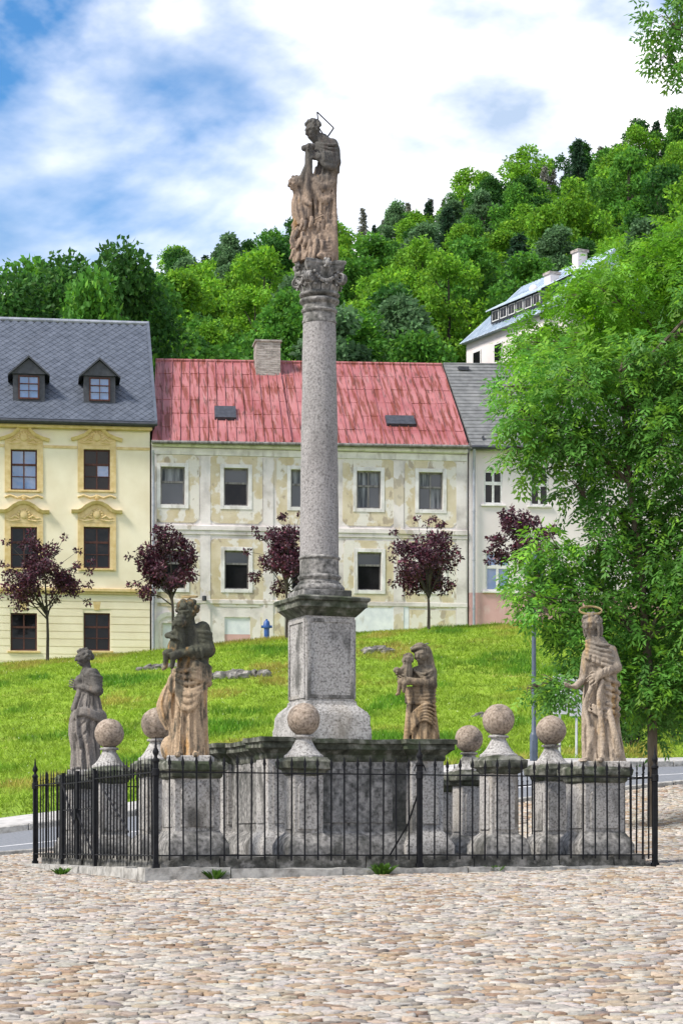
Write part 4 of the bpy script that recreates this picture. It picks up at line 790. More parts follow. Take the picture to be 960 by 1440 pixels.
# the veiled woman with a small child --------------------------------------------------
s = Sculpt((-0.42, -0.36, -0.03), (0.34, 0.34, 1.70))
s.robe([(0, 0, 0, 0.25, 0.21), (0.4, 0, 0, 0.225, 0.185), (0.75, 0, 0, 0.195, 0.165), (0.95, 0, 0, 0.175, 0.145), (1.1, 0.03, 0, 0.14, 0.125)], 13, 0.020, 0.5, 2.2, amp_top=0.5)
s.robe([(1.02, 0.03, 0.01, 0.14, 0.12), (1.2, 0.045, 0.01, 0.14, 0.12), (1.32, 0.04, 0.02, 0.15, 0.11), (1.39, 0.02, 0.02, 0.08, 0.07)], 9, 0.008, 2, 3)
for i in range(5): s.swag(-0.19, 0.93+0.042*i, 0.18, 0.93+0.045*i, 0.02-0.004*i, (0, 0), (0.205, 0.175-0.005*i), 0.025)
for i in range(6): s.swag(-0.15, 0.50+0.045*i, 0.19, 0.56+0.06*i, -0.16+0.015*i, (0.0, 0), (0.235, 0.205), 0.015)
s.tube([(-0.16, -0.14, 0.88), (-0.18, -0.16, 0.6), (-0.2, -0.15, 0.3)], 0.03, 0.03)
s.cap((0.13, 0.0, 1.32), (0.13, -0.08, 1.15), 0.075, 0.07, 0.03); s.cap((0.13, -0.09, 1.15), (-0.18, -0.22, 1.19), 0.068, 0.045, 0.02); s.hand((-0.18, -0.22, 1.19), (-1, -0.1, 0.1), (0, 0.8, 0.5), 0.15, 0.35, -1)
s.cap((-0.08, 0, 1.32), (-0.17, -0.06, 1.2), 0.06, 0.055, 0.03); s.cap((-0.17, -0.06, 1.2), (-0.28, -0.15, 1.27), 0.05, 0.035, 0.02); s.hand((-0.27, -0.14, 1.27), (-0.5, -0.7, 0.4), (0.5, -0.5, 0), 0.13, 0.35)
s.head((0.0, -0.035, 1.535), 0.094, 30, 4, 0, 'none', 5, (0.02, 0.0, 1.34))
s.tube([(-0.10, -0.03, 1.60), (-0.02, -0.02, 1.645), (0.07, 0.02, 1.60), (0.10, 0.04, 1.48), (0.12, 0.05, 1.36)], 0.035, 0.06, 0.02); s.tube([(-0.02, 0.05, 1.62), (0.04, 0.09, 1.5), (0.06, 0.10, 1.32)], 0.06, 0.08, 0.03); s.tube([(-0.12, -0.075, 1.60), (-0.03, -0.10, 1.625), (0.06, -0.05, 1.60)], 0.02, 0.02, 0.01)
s.swag(-0.10, 1.34, 0.14, 1.34, 0.06, (0.03, 0.0), (0.18, 0.135), 0.015); s.swag(-0.05, 1.30, 0.15, 1.33, 0.08, (0.03, 0.0), (0.18, 0.135), 0.014)
s.head((-0.175, -0.12, 1.47), 0.068, 35, 0, 0, 'curls', 8, (-0.18, -0.13, 1.38))
s.robe([(1.18, -0.2, -0.14, 0.06, 0.06), (1.28, -0.2, -0.14, 0.075, 0.07), (1.37, -0.19, -0.135, 0.07, 0.055), (1.42, -0.18, -0.13, 0.04, 0.04)], 5, 0.006, 0, 1)
s.cap((-0.22, -0.15, 1.36), (-0.29, -0.19, 1.31), 0.034, 0.028, 0.012); s.cap((-0.29, -0.19, 1.31), (-0.315, -0.22, 1.34), 0.026, 0.02, 0.01); s.ell((-0.325, -0.2, 1.325), 0.038, 0.024)
s.cap((-0.2, -0.17, 1.2), (-0.27, -0.25, 1.17), 0.042, 0.038, 0.012); s.cap((-0.27, -0.25, 1.17), (-0.295, -0.23, 1.03), 0.034, 0.024, 0.01); s.cap((-0.295, -0.23, 1.03), (-0.32, -0.27, 1.01), 0.022, 0.017, 0.01)
s.cap((-0.17, -0.18, 1.19), (-0.22, -0.27, 1.15), 0.04, 0.036, 0.012); s.cap((-0.22, -0.27, 1.15), (-0.23, -0.25, 1.05), 0.032, 0.022, 0.01)
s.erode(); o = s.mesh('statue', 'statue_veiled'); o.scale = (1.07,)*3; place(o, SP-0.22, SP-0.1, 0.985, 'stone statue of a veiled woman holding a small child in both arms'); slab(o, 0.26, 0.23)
b = MB(); b.tube([(0.03, 0.02, 1.63), (0.045, 0.0, 1.67), (0.08, -0.02, 1.685), (0.095, -0.02, 1.67)], 0.009, 5); b.build('crown_fragment', 'granite', o)
b = MB(); b.tube([(-0.10, -0.06, 1.61), (-0.125, -0.08, 1.625), (-0.14, -0.08, 1.612)], 0.008, 5); b.build('crown_fragment', 'granite', o)

# the haloed saint --------------------------------------------------------------------
s = Sculpt((-0.46, -0.36, -0.03), (0.40, 0.36, 1.72))
s.robe([(0, 0.06, 0, 0.225, 0.20), (0.25, 0.03, 0, 0.20, 0.17), (0.55, 0.01, 0, 0.18, 0.15), (0.8, 0.015, 0, 0.17, 0.14), (0.98, 0.02, 0, 0.155, 0.13), (1.2, 0.01, 0, 0.155, 0.125), (1.32, -0.02, 0.01, 0.10, 0.09)], 11, 0.018, 1.0, 5.0, amp_top=0.5)
s.robe([(0.0, 0.17, 0.05, 0.12, 0.13), (0.4, 0.13, 0.05, 0.10, 0.12), (0.8, 0.13, 0.05, 0.085, 0.11), (1.1, 0.11, 0.03, 0.08, 0.10)], 6, 0.018, 3, 1.0)
for i in (0, 1.3, 2.2, 3.7, 4.6): s.tube([(0.07, -0.13, 0.93-0.075*i), (0.15, -0.10, 0.905-0.075*i), (0.215, 0.0, 0.88-0.075*i), (0.2, 0.1, 0.86-0.075*i)], 0.022, 0.026, 0.010)
s.robe([(1.08, 0.03, 0.0, 0.165, 0.15), (1.16, 0.015, 0.0, 0.17, 0.15), (1.26, 0.01, 0.01, 0.155, 0.13), (1.40, -0.05, 0.0, 0.09, 0.085)], 9, 0.008, 2, 1.0)
for i in range(5): s.swag(-0.15, 1.17+0.045*i, 0.17-0.015*i, 1.04+0.065*i, 0.015, (0.01, 0), (0.185, 0.165-0.008*i), 0.017)
s.cap((0.13, 0.01, 1.24), (0.185, -0.04, 1.06), 0.075, 0.065, 0.03); s.cap((0.185, -0.05, 1.06), (-0.0, -0.19, 0.975), 0.062, 0.042, 0.02); s.hand((0.0, -0.19, 0.98), (-0.8, -0.1, -0.55), (0.2, 0.9, -0.1), 0.18, 0.25, -1)
for i in range(3): s.tube([(0.10-0.04*i, -0.18-0.012*i, 1.05-0.015*i), (0.08-0.04*i, -0.19-0.012*i, 1.0-0.01*i), (0.09-0.04*i, -0.15, 0.95-0.01*i)], 0.011, 0.011, 0.01)
s.cap((-0.13, 0.0, 1.2), (-0.17, -0.02, 0.93), 0.06, 0.055, 0.03); s.cap((-0.17, -0.03, 0.93), (-0.27, -0.12, 0.845), 0.05, 0.034, 0.02); s.hand((-0.27, -0.12, 0.845), (-0.9, -0.4, -0.1), (0.1, 0, 1), 0.15, 0.45, 1)
for i in range(3): s.swag(-0.17, 0.70-0.04*i, 0.05+0.03*i, 0.58-0.05*i, 0.02, (0, 0), (0.195, 0.17), 0.016)
for q in (((-0.06, 0.9), (-0.10, 0.62), (-0.05, 0.3), (-0.03, 0.05)), ((0.06, 0.85), (0.03, 0.5), (0.08, 0.06)), ((0.10, 0.5), (0.15, 0.25), (0.18, 0.04)), ((0.02, 0.45), (0.06, 0.2), (0.11, 0.05)), ((-0.05, 1.16), (-0.05, 1.0)), ((0.0, 1.14), (0.0, 1.0)), ((-0.10, 1.18), (-0.10, 0.98))): s.groove(q, (0.02, 0), (0.20, 0.165), 0.016)
s.tube([(-0.05, -0.16, 0.92), (-0.12, -0.16, 0.78), (-0.17, -0.13, 0.62), (-0.13, -0.15, 0.42), (-0.13, -0.15, 0.30)], 0.026, 0.02); s.tube([(0.02, -0.17, 0.9), (-0.02, -0.18, 0.7), (0.02, -0.17, 0.3), (0.02, -0.19, 0.03)], 0.022, 0.03); s.tube([(0.1, -0.15, 0.55), (0.16, -0.17, 0.3), (0.2, -0.15, 0.1)], 0.03, 0.04)
s.cap((-0.10, -0.13, 0.35), (-0.12, -0.15, 0.05), 0.05, 0.036, 0.02); s.cap((-0.12, -0.14, 0.035), (-0.23, -0.22, 0.02), 0.035, 0.022, 0.015)
for i in range(4): s.cap((-0.22+0.018*i, -0.205-0.016*i, 0.018), (-0.245+0.018*i, -0.235-0.014*i, 0.012), 0.012, 0.010, 0.004)
s.cap((0.03, -0.17, 0.03), (-0.02, -0.26, 0.02), 0.04, 0.026, 0.02)
s.head((-0.085, -0.03, 1.555), 0.098, 40, 16, 1.6, 'long', 3, (-0.04, 0.0, 1.34))
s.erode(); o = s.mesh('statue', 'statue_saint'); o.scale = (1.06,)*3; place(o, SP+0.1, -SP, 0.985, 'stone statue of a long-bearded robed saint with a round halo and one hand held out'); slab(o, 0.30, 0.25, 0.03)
ring(o, (-0.09, 0.02, 1.70), 0.125, R(26), 0.008).build('halo', 'gilt', o, smooth=60); b = MB(); b.tube([(-0.06, 0.05, 1.6), (-0.03, 0.10, 1.66), (-0.06, 0.13, 1.75)], 0.006, 5); b.build('halo_rod', 'iron', o)

# the figure on top of the column --------------------------------------------------------
s = Sculpt((-0.48, -0.36, -0.03), (0.36, 0.36, 1.84))
s.robe([(0.1, 0.05, 0, 0.18, 0.18), (0.4, 0.06, 0, 0.165, 0.15), (0.8, 0.06, 0, 0.155, 0.14), (1.05, 0.07, 0, 0.15, 0.135), (1.2, 0.10, 0, 0.14, 0.125)], 11, 0.024, 0.8, 0.7, amp_top=0.5)
s.robe([(1.12, 0.11, 0.0, 0.14, 0.12), (1.3, 0.13, 0.01, 0.14, 0.12), (1.45, 0.11, 0.01, 0.15, 0.115), (1.56, 0.04, 0.0, 0.10, 0.09), (1.60, 0.0, 0.0, 0.07, 0.07)], 9, 0.010, 2, 3)
for i in range(5): s.swag(-0.04, 1.47-0.03*i, 0.24, 1.45-0.06*i, 0.025, (0.1, 0), (0.18, 0.145), 0.018)
s.cap((0.17, 0.0, 1.47), (0.205, -0.05, 1.24), 0.082, 0.078, 0.03); s.cap((0.2, -0.06, 1.24), (0.0, -0.17, 1.27), 0.075, 0.052, 0.03); s.hand((0.0, -0.17, 1.275), (-0.95, 0.0, 0.3), (0.1, 0.9, -0.2), 0.17, 0.35, -1)
for i in range(4): s.tube([(0.06+0.035*i, -0.2+0.02*i, 1.33), (0.07+0.04*i, -0.21+0.025*i, 1.22), (0.08+0.04*i, -0.12, 1.15)], 0.014, 0.014, 0.024)
s.tube([(0.02, -0.17, 1.24), (0.10, -0.18, 1.16), (0.20, -0.1, 1.17)], 0.03, 0.04)
s.cap((0.0, 0.02, 1.5), (-0.06, -0.06, 1.32), 0.06, 0.055, 0.03); s.cap((-0.06, -0.06, 1.32), (-0.11, -0.13, 1.36), 0.045, 0.035, 0.015); s.hand((-0.1, -0.13, 1.36), (-0.5, -0.7, 0.3), (0.6, -0.3, 0), 0.13, 0.4)
s.cap((-0.135, -0.15, 1.40), (-0.155, -0.13, 0.55), 0.05, 0.06, 0.015); s.cap((-0.20, -0.16, 1.385), (-0.09, -0.16, 1.405), 0.038, 0.04, 0.01)
for i in range(5): s.tube([(-0.08+0.05*i, -0.125, 1.05), (-0.04+0.06*i, -0.14+0.012*abs(i-1), 0.7), (0.0+0.05*i, -0.155, 0.25)], 0.02, 0.026, 0.035)
for q in (((0.03, 1.1), (0.0, 0.8), (-0.04, 0.4)), ((0.09, 1.08), (0.05, 0.7), (0.0, 0.28)), ((0.15, 1.05), (0.10, 0.7), (0.06, 0.28)), ((0.19, 1.0), (0.15, 0.6), (0.12, 0.3)), ((0.18, 1.0), (0.06, 0.84), (-0.06, 0.80)), ((0.17, 0.88), (0.08, 0.6), (0.04, 0.5))): s.groove(q, (0.06, 0), (0.165, 0.165), 0.017)
s.tube([(-0.07, -0.14, 1.0), (0.05, -0.145, 0.9), (0.19, -0.08, 1.0)], 0.026, 0.02, 0.045); s.tube([(-0.07, -0.14, 0.92), (0.06, -0.15, 0.74), (0.19, -0.07, 0.84)], 0.022, 0.018, 0.045)
s.head((-0.085, -0.03, 1.665), 0.10, 62, 26, 0.6, 'curls', 3, (0.02, 0.0, 1.50))
# child below, reaching up
s.head((-0.325, -0.12, 0.96), 0.082, 40, -8, 0, 'curls', 8, (-0.29, -0.10, 0.84))
s.robe([(0.45, -0.21, -0.08, 0.09, 0.09), (0.6, -0.245, -0.09, 0.11, 0.10), (0.75, -0.26, -0.09, 0.10, 0.09), (0.86, -0.26, -0.09, 0.06, 0.055)], 7, 0.012, 3, 1)
s.cap((-0.22, -0.1, 0.82), (-0.23, -0.15, 1.02), 0.045, 0.04, 0.015); s.cap((-0.23, -0.15, 1.02), (-0.14, -0.17, 1.22), 0.038, 0.028, 0.012); s.hand((-0.145, -0.17, 1.21), (0.3, -0.1, 1), (0, 1, 0.2), 0.09, 0.3)
s.cap((-0.23, -0.15, 0.75), (-0.12, -0.2, 0.68), 0.04, 0.03, 0.015)
# wing, cloud and leaf work at the foot
for i in range(7): s.tube([(-0.18-0.02*i, -0.05, 0.62-0.02*i), (-0.28-0.015*i, -0.09, 0.55-0.05*i), (-0.36+0.01*i, -0.1, 0.44-0.045*i)], 0.028, 0.014, 0.006)
r3 = random.Random(5)
for i in range(70):
    a = r3.uniform(-2.9, 0.2); zz = r3.uniform(0.0, 0.46)**1.0; rr = 0.235 + r3.uniform(-0.02, 0.03) - 0.10*zz; xx = -0.06 + rr*1.2*math.cos(a)
    if xx > 0.02 and zz > 0.24: continue
    s.tube([(xx, rr*math.sin(a), zz+0.05), (xx*1.04, rr*math.sin(a)*1.06, zz), (xx*1.06-0.02, rr*math.sin(a)*1.02, zz-0.05)], r3.uniform(0.02, 0.035), 0.015, 0.008, 3)
s.robe([(0.0, -0.05, 0, 0.27, 0.23), (0.12, -0.06, 0, 0.27, 0.22), (0.28, -0.09, 0, 0.24, 0.20), (0.46, -0.12, 0, 0.16, 0.15)], 15, 0.02, 5, 1)
for i in range(6): s.swag(-0.16, 0.22-0.035*i, 0.20, 0.25-0.04*i, 0.03, (0.02, 0), (0.25, 0.23), 0.016)
s.tube([(0.13, -0.15, 0.42), (0.19, -0.13, 0.3), (0.17, -0.14, 0.12)], 0.045, 0.05); s.cap((0.05, -0.18, 0.06), (0.0, -0.27, 0.03), 0.045, 0.03, 0.02)
s.tube([(-0.05, -0.19, 0.50), (0.0, -0.21, 0.52), (0.06, -0.2, 0.55)], 0.010, 0.008, 0.004)
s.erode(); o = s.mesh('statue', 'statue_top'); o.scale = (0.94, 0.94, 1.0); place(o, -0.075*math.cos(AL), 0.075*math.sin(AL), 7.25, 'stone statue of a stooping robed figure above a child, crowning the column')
b = MB(); tri = [(-0.03, 0.06, 1.90), (0.19, 0.06, 1.70), (0.09, 0.06, 1.565), (-0.005, 0.06, 1.70)]
for i in range(3): b.tube([tri[i], tri[i+1]], 0.011, 4)
b.tube([tri[3], tri[0]], 0.011, 4); b.build('triangular_halo', 'iron', o)
# ------------------------------------------------------------------ houses
nmat('cream_render', two((0.68, 0.61, 0.44), (0.77, 0.71, 0.54)), 0.8, 0.9, layers=[((0.55, 0.48, 0.33), 0.5, (1, 1, 0.3), 0.58, 0.8, 0.5)], bump=(30, 0.2, 0.01))
nmat('ochre_trim', two((0.53, 0.39, 0.17), (0.65, 0.51, 0.27)), 4, 0.9, bump=(20, 0.3, 0.01), layers=[((0.68, 0.56, 0.32), 2.5, (1, 1, 1), 0.55, 0.7, 0.6)])
nmat('slate', two((0.055, 0.068, 0.092), (0.095, 0.112, 0.145)), 2.5, 0.6, spec=0.5, attr=None, layers=[((0.06, 0.07, 0.09), 0.6, (1, 1, 1), 0.55, 0.75, 0.5)])
nmat('slate_dark', two((0.022, 0.025, 0.033), (0.045, 0.05, 0.062)), 6, 0.55, spec=0.5)
nmat('sheet_metal', two((0.24, 0.26, 0.30), (0.36, 0.38, 0.42)), 3, 0.45, spec=0.5, metal=0.3)
nmat('brown_wood', two((0.045, 0.016, 0.012), (0.085, 0.032, 0.024)), 10, 0.6, stretch=(1, 1, 0.2))
nmat('white_wood', two((0.55, 0.55, 0.53), (0.72, 0.72, 0.70)), 6, 0.7)
nmat('old_wood', two((0.10, 0.095, 0.09), (0.26, 0.25, 0.24)), 8, 0.85, stretch=(1, 1, 0.2))
def glass(name, base, ior, rough=0.06):
    m = bpy.data.materials.new(name); m.use_nodes = True; t = m.node_tree; b = t.nodes['Principled BSDF']; b.inputs['Base Color'].default_value = (*base, 1); b.inputs['Roughness'].default_value = rough; b.inputs['IOR'].default_value = ior
    n = t.nodes.new('ShaderNodeTexNoise'); n.inputs['Scale'].default_value = 1.7; bn = t.nodes.new('ShaderNodeBump'); bn.inputs['Strength'].default_value = 0.12; bn.inputs['Distance'].default_value = 0.05; c = t.nodes.new('ShaderNodeTexCoord')
    t.links.new(c.outputs['Object'], n.inputs['Vector']); t.links.new(n.outputs['Fac'], bn.inputs['Height']); t.links.new(bn.outputs[0], b.inputs['Normal']); MATS[name] = m
glass('glass_dark', (0.008, 0.008, 0.010), 1.33, 0.08); glass('glass_painted_sky', (0.05, 0.13, 0.30), 1.9, 0.03); glass('glass_dusty', (0.055, 0.06, 0.07), 1.6, 0.2)  # second glass: blue sky reflection painted into its base colour
nmat('dark_void', two((0.004, 0.004, 0.005), (0.01, 0.01, 0.012)), 2, 1.0)
nmat('curtain', two((0.05, 0.055, 0.065), (0.26, 0.27, 0.29)), 9, 0.95, stretch=(1, 1, 0.08))
nmat('red_sheet', two((0.29, 0.085, 0.09), (0.38, 0.15, 0.15)), 0.7, 0.6, spec=0.4, layers=[((0.40, 0.17, 0.165), 1.2, (1, 0.2, 0.2), 0.52, 0.75, 0.6), ((0.16, 0.035, 0.016), 5.0, (1.4, 0.12, 0.12), 0.50, 0.58, 0.85), ((0.36, 0.22, 0.20), 7.0, (1.4, 0.10, 0.10), 0.60, 0.68, 0.6), ((0.085, 0.04, 0.03), 8, (1, 0.12, 0.12), 0.58, 0.66, 0.7)])
nmat('grey_felt', two((0.115, 0.12, 0.12), (0.185, 0.19, 0.19)), 3, 0.9, layers=[((0.26, 0.26, 0.25), 0.8, (1, 0.3, 0.3), 0.56, 0.72, 0.5)], bump=(40, 0.4, 0.02))
nmat('peeling_wall', [(0.3, (0.42, 0.385, 0.365)), (0.5, (0.65, 0.605, 0.58)), (0.7, (0.75, 0.705, 0.685))], 0.9, 0.95, layers=[((0.52, 0.45, 0.32), 0.75, (1, 1, 0.8), 0.575, 0.60, 0.8), ((0.38, 0.33, 0.27), 1.3, (1, 1, 0.7), 0.60, 0.64, 0.8), ((0.30, 0.30, 0.30), 2.2, (1, 1, 0.25), 0.58, 0.75, 0.45)], bump=(6, 0.4, 0.03))
nmat('peeling_ochre', [(0.35, (0.49, 0.41, 0.26)), (0.65, (0.60, 0.53, 0.40))], 1.2, 0.95, layers=[((0.66, 0.63, 0.58), 1.3, (1, 1, 0.8), 0.50, 0.54, 0.9), ((0.34, 0.28, 0.21), 2.1, (1, 1, 0.6), 0.58, 0.63, 0.8)], bump=(6, 0.4, 0.03))
nmat('stucco_white', [(0.3, (0.52, 0.50, 0.48)), (0.6, (0.72, 0.70, 0.68))], 2, 0.95, layers=[((0.36, 0.33, 0.29), 3, (1, 1, 0.3), 0.54, 0.68, 0.6)])
nmat('pale_wall', two((0.62, 0.565, 0.555), (0.71, 0.66, 0.65)), 0.6, 0.95, layers=[((0.50, 0.47, 0.45), 1.0, (1, 1, 0.25), 0.58, 0.75, 0.4)])
nmat('pink_wall', two((0.50, 0.30, 0.29), (0.58, 0.36, 0.35)), 1.2, 0.95, layers=[((0.62, 0.55, 0.53), 1.4, (1, 1, 0.5), 0.6, 0.72, 0.5)])
nmat('whitewash', two((0.58, 0.61, 0.66), (0.72, 0.74, 0.77)), 2.5, 0.9, layers=[((0.45, 0.42, 0.38), 1.5, (1, 1, 0.5), 0.62, 0.7, 0.6)])
nmat('brick_old', [(0.35, (0.20, 0.17, 0.15)), (0.6, (0.42, 0.38, 0.35))], 6, 0.95, stretch=(0.5, 0.5, 2.0), layers=[((0.10, 0.09, 0.085), 4, (1, 1, 1), 0.55, 0.7, 0.6)], bump=(12, 0.5, 0.02))
nmat('blue_paint', two((0.015, 0.06, 0.22), (0.025, 0.10, 0.33)), 6, 0.4, spec=0.5)
nmat('zinc_blue', two((0.30, 0.38, 0.47), (0.47, 0.55, 0.63)), 1.0, 0.45, spec=0.5, layers=[((0.22, 0.28, 0.35), 0.9, (1, 0.3, 0.3), 0.55, 0.7, 0.5)])

TH = math.atan(0.14); CT, ST = math.cos(TH), math.sin(TH); FO = Vector((-15.0, 100.0, 0)); ZG = 7.0
def fac(x, y=HZ):
    kx = (x-CX)/F; t = (100*CT + 15*ST)/(CT - ST*kx); X, Y = kx*t, t
    return ((X+15)*CT + (Y-100)*ST, (HZ-y)/F*t)
def fu(x): return fac(x)[0]
class Facade:
    def __init__(s, name, label, x0, group='row of houses above the grass slope'):
        s.u0 = fu(x0); p = FO + Vector((CT, ST, 0))*s.u0
        s.root = thing(name, label, 'house', (p.x, p.y, ZG), TH, group)
    def c(s, x, y): u, z = fac(x, y); return u - s.u0, z - ZG
    def rect(s, xa, ya, xb, yb):            # left/top, right/bottom pixels -> u0, u1, z0, z1 (upright, averaged)
        a, zt = s.c(xa, ya); b, zb = s.c(xb, yb); xm = (xa+xb)/2
        return a, b, s.c(xm, yb)[1], s.c(xm, ya)[1]
    def wall(s, u0, u1, z0, z1, holes, m, depth=0.22, back=10.0, name='wall'):
        us = sorted({u0, u1} | {h[0] for h in holes} | {h[1] for h in holes}); zs = sorted({z0, z1} | {h[2] for h in holes} | {h[3] for h in holes}); b = MB()
        for i in range(len(us)-1):
            for j in range(len(zs)-1):
                cu, cz = (us[i]+us[i+1])/2, (zs[j]+zs[j+1])/2
                if any(h[0] < cu < h[1] and h[2] < cz < h[3] for h in holes): continue
                b.quad((us[i], 0, zs[j]), (us[i+1], 0, zs[j]), (us[i+1], 0, zs[j+1]), (us[i], 0, zs[j+1]))
        for (a, c, e, f) in holes:
            b.quad((a, 0, e), (a, 0, f), (a, depth, f), (a, depth, e)); b.quad((c, 0, f), (c, 0, e), (c, depth, e), (c, depth, f))
            b.quad((a, 0, f), (c, 0, f), (c, depth, f), (a, depth, f)); b.quad((c, 0, e), (a, 0, e), (a, depth, e), (c, depth, e))
        b.quad((u0, 0, z1), (u0, 0, z0), (u0, back, z0), (u0, back, z1)); b.quad((u1, 0, z0), (u1, 0, z1), (u1, back, z1), (u1, back, z0)); b.quad((u1, back, z0), (u1, back, z1), (u0, back, z1), (u0, back, z0))
        return b.build(name, m, s.root)
    def window(s, h, y, cols, rows, fm, pm, fw=0.06, mw=0.05, sill=None, broken=()):
        """frame with mullions; rows are split heights from the bottom as fractions; pane materials may be a list"""
        a, b_, z0, z1 = h; b = MB(); t0, t1 = y, y+0.06
        b.box(a, a+fw, t0, t1, z0, z1); b.box(b_-fw, b_, t0, t1, z0, z1); b.box(a+fw, b_-fw, t0, t1, z0, z0+fw); b.box(a+fw, b_-fw, t0, t1, z1-fw, z1)
        ia, ib, iz0, iz1 = a+fw, b_-fw, z0+fw, z1-fw; ce = [ia + (ib-ia)*k/cols for k in range(cols+1)]; re = [iz0] + [iz0 + (iz1-iz0)*r_ for r_ in rows] + [iz1]
        for u in ce[1:-1]: b.box(u-mw/2, u+mw/2, t0-0.012, t1-0.01, iz0, iz1)
        for k, z in enumerate(re[1:-1]): ww = mw*(1.5 if k == len(rows)-1 else 0.6); b.box(ia, ib, t0-0.016, t1-0.014, z-ww/2, z+ww/2)
        wo_ = b.build('window', fm, s.root)
        for i in range(cols):
            for j in range(len(re)-1):
                m = pm if isinstance(pm, str) else pm[(j*cols+i) % len(pm)]
                q = MB(); q.box(ce[i], ce[i+1], t0+0.03, t0+0.036, re[j], re[j+1]); q.build('pane', m, wo_)
        q = MB(); q.quad((a-0.05, y+0.13, z0-0.05), (b_+0.05, y+0.13, z0-0.05), (b_+0.05, y+0.13, z1+0.05), (a-0.05, y+0.13, z1+0.05)); q.build('room_darkness', 'dark_void', wo_)
        if sill: q = MB(); q.box(a-0.14, b_+0.14, -0.10, 0.05, z0-0.10, z0-0.012); q.build('sill', sill, wo_, bevel=0.012)
        return wo_
    def strip(s, name, m, u0, u1, y0, y1, z0, z1, parent=None, bevel=0.0):
        b = MB(); b.box(u0, u1, y0, y1, z0, z1); return b.build(name, m, parent or s.root, bevel=bevel)
    def mould(s, name, m, pts, w, dpt, parent=None):   # bar of rectangular section along a polyline in (u, z)
        b = MB(); n = len(pts); vs = []
        for i, (u, z) in enumerate(pts):
            du, dz = pts[min(i+1, n-1)][0]-pts[max(i-1, 0)][0], pts[min(i+1, n-1)][1]-pts[max(i-1, 0)][1]; l = math.hypot(du, dz); nu, nz = -dz/l*w/2, du/l*w/2
            vs += [(u-nu, 0.0, z-nz), (u-nu, -dpt*0.6, z-nz), (u+nu, -dpt, z+nz), (u+nu, 0.0, z+nz)]
        fs = [(i*4+q, i*4+(q+1) % 4, i*4+4+(q+1) % 4, i*4+4+q) for i in range(n-1) for q in range(4)] + [(3, 2, 1, 0), tuple((n-1)*4+q for q in range(4))]
        b.add(vs, fs); return b.build(name, m, parent or s.root)
def zpix(y, d): return (HZ-y)/F*d - ZG

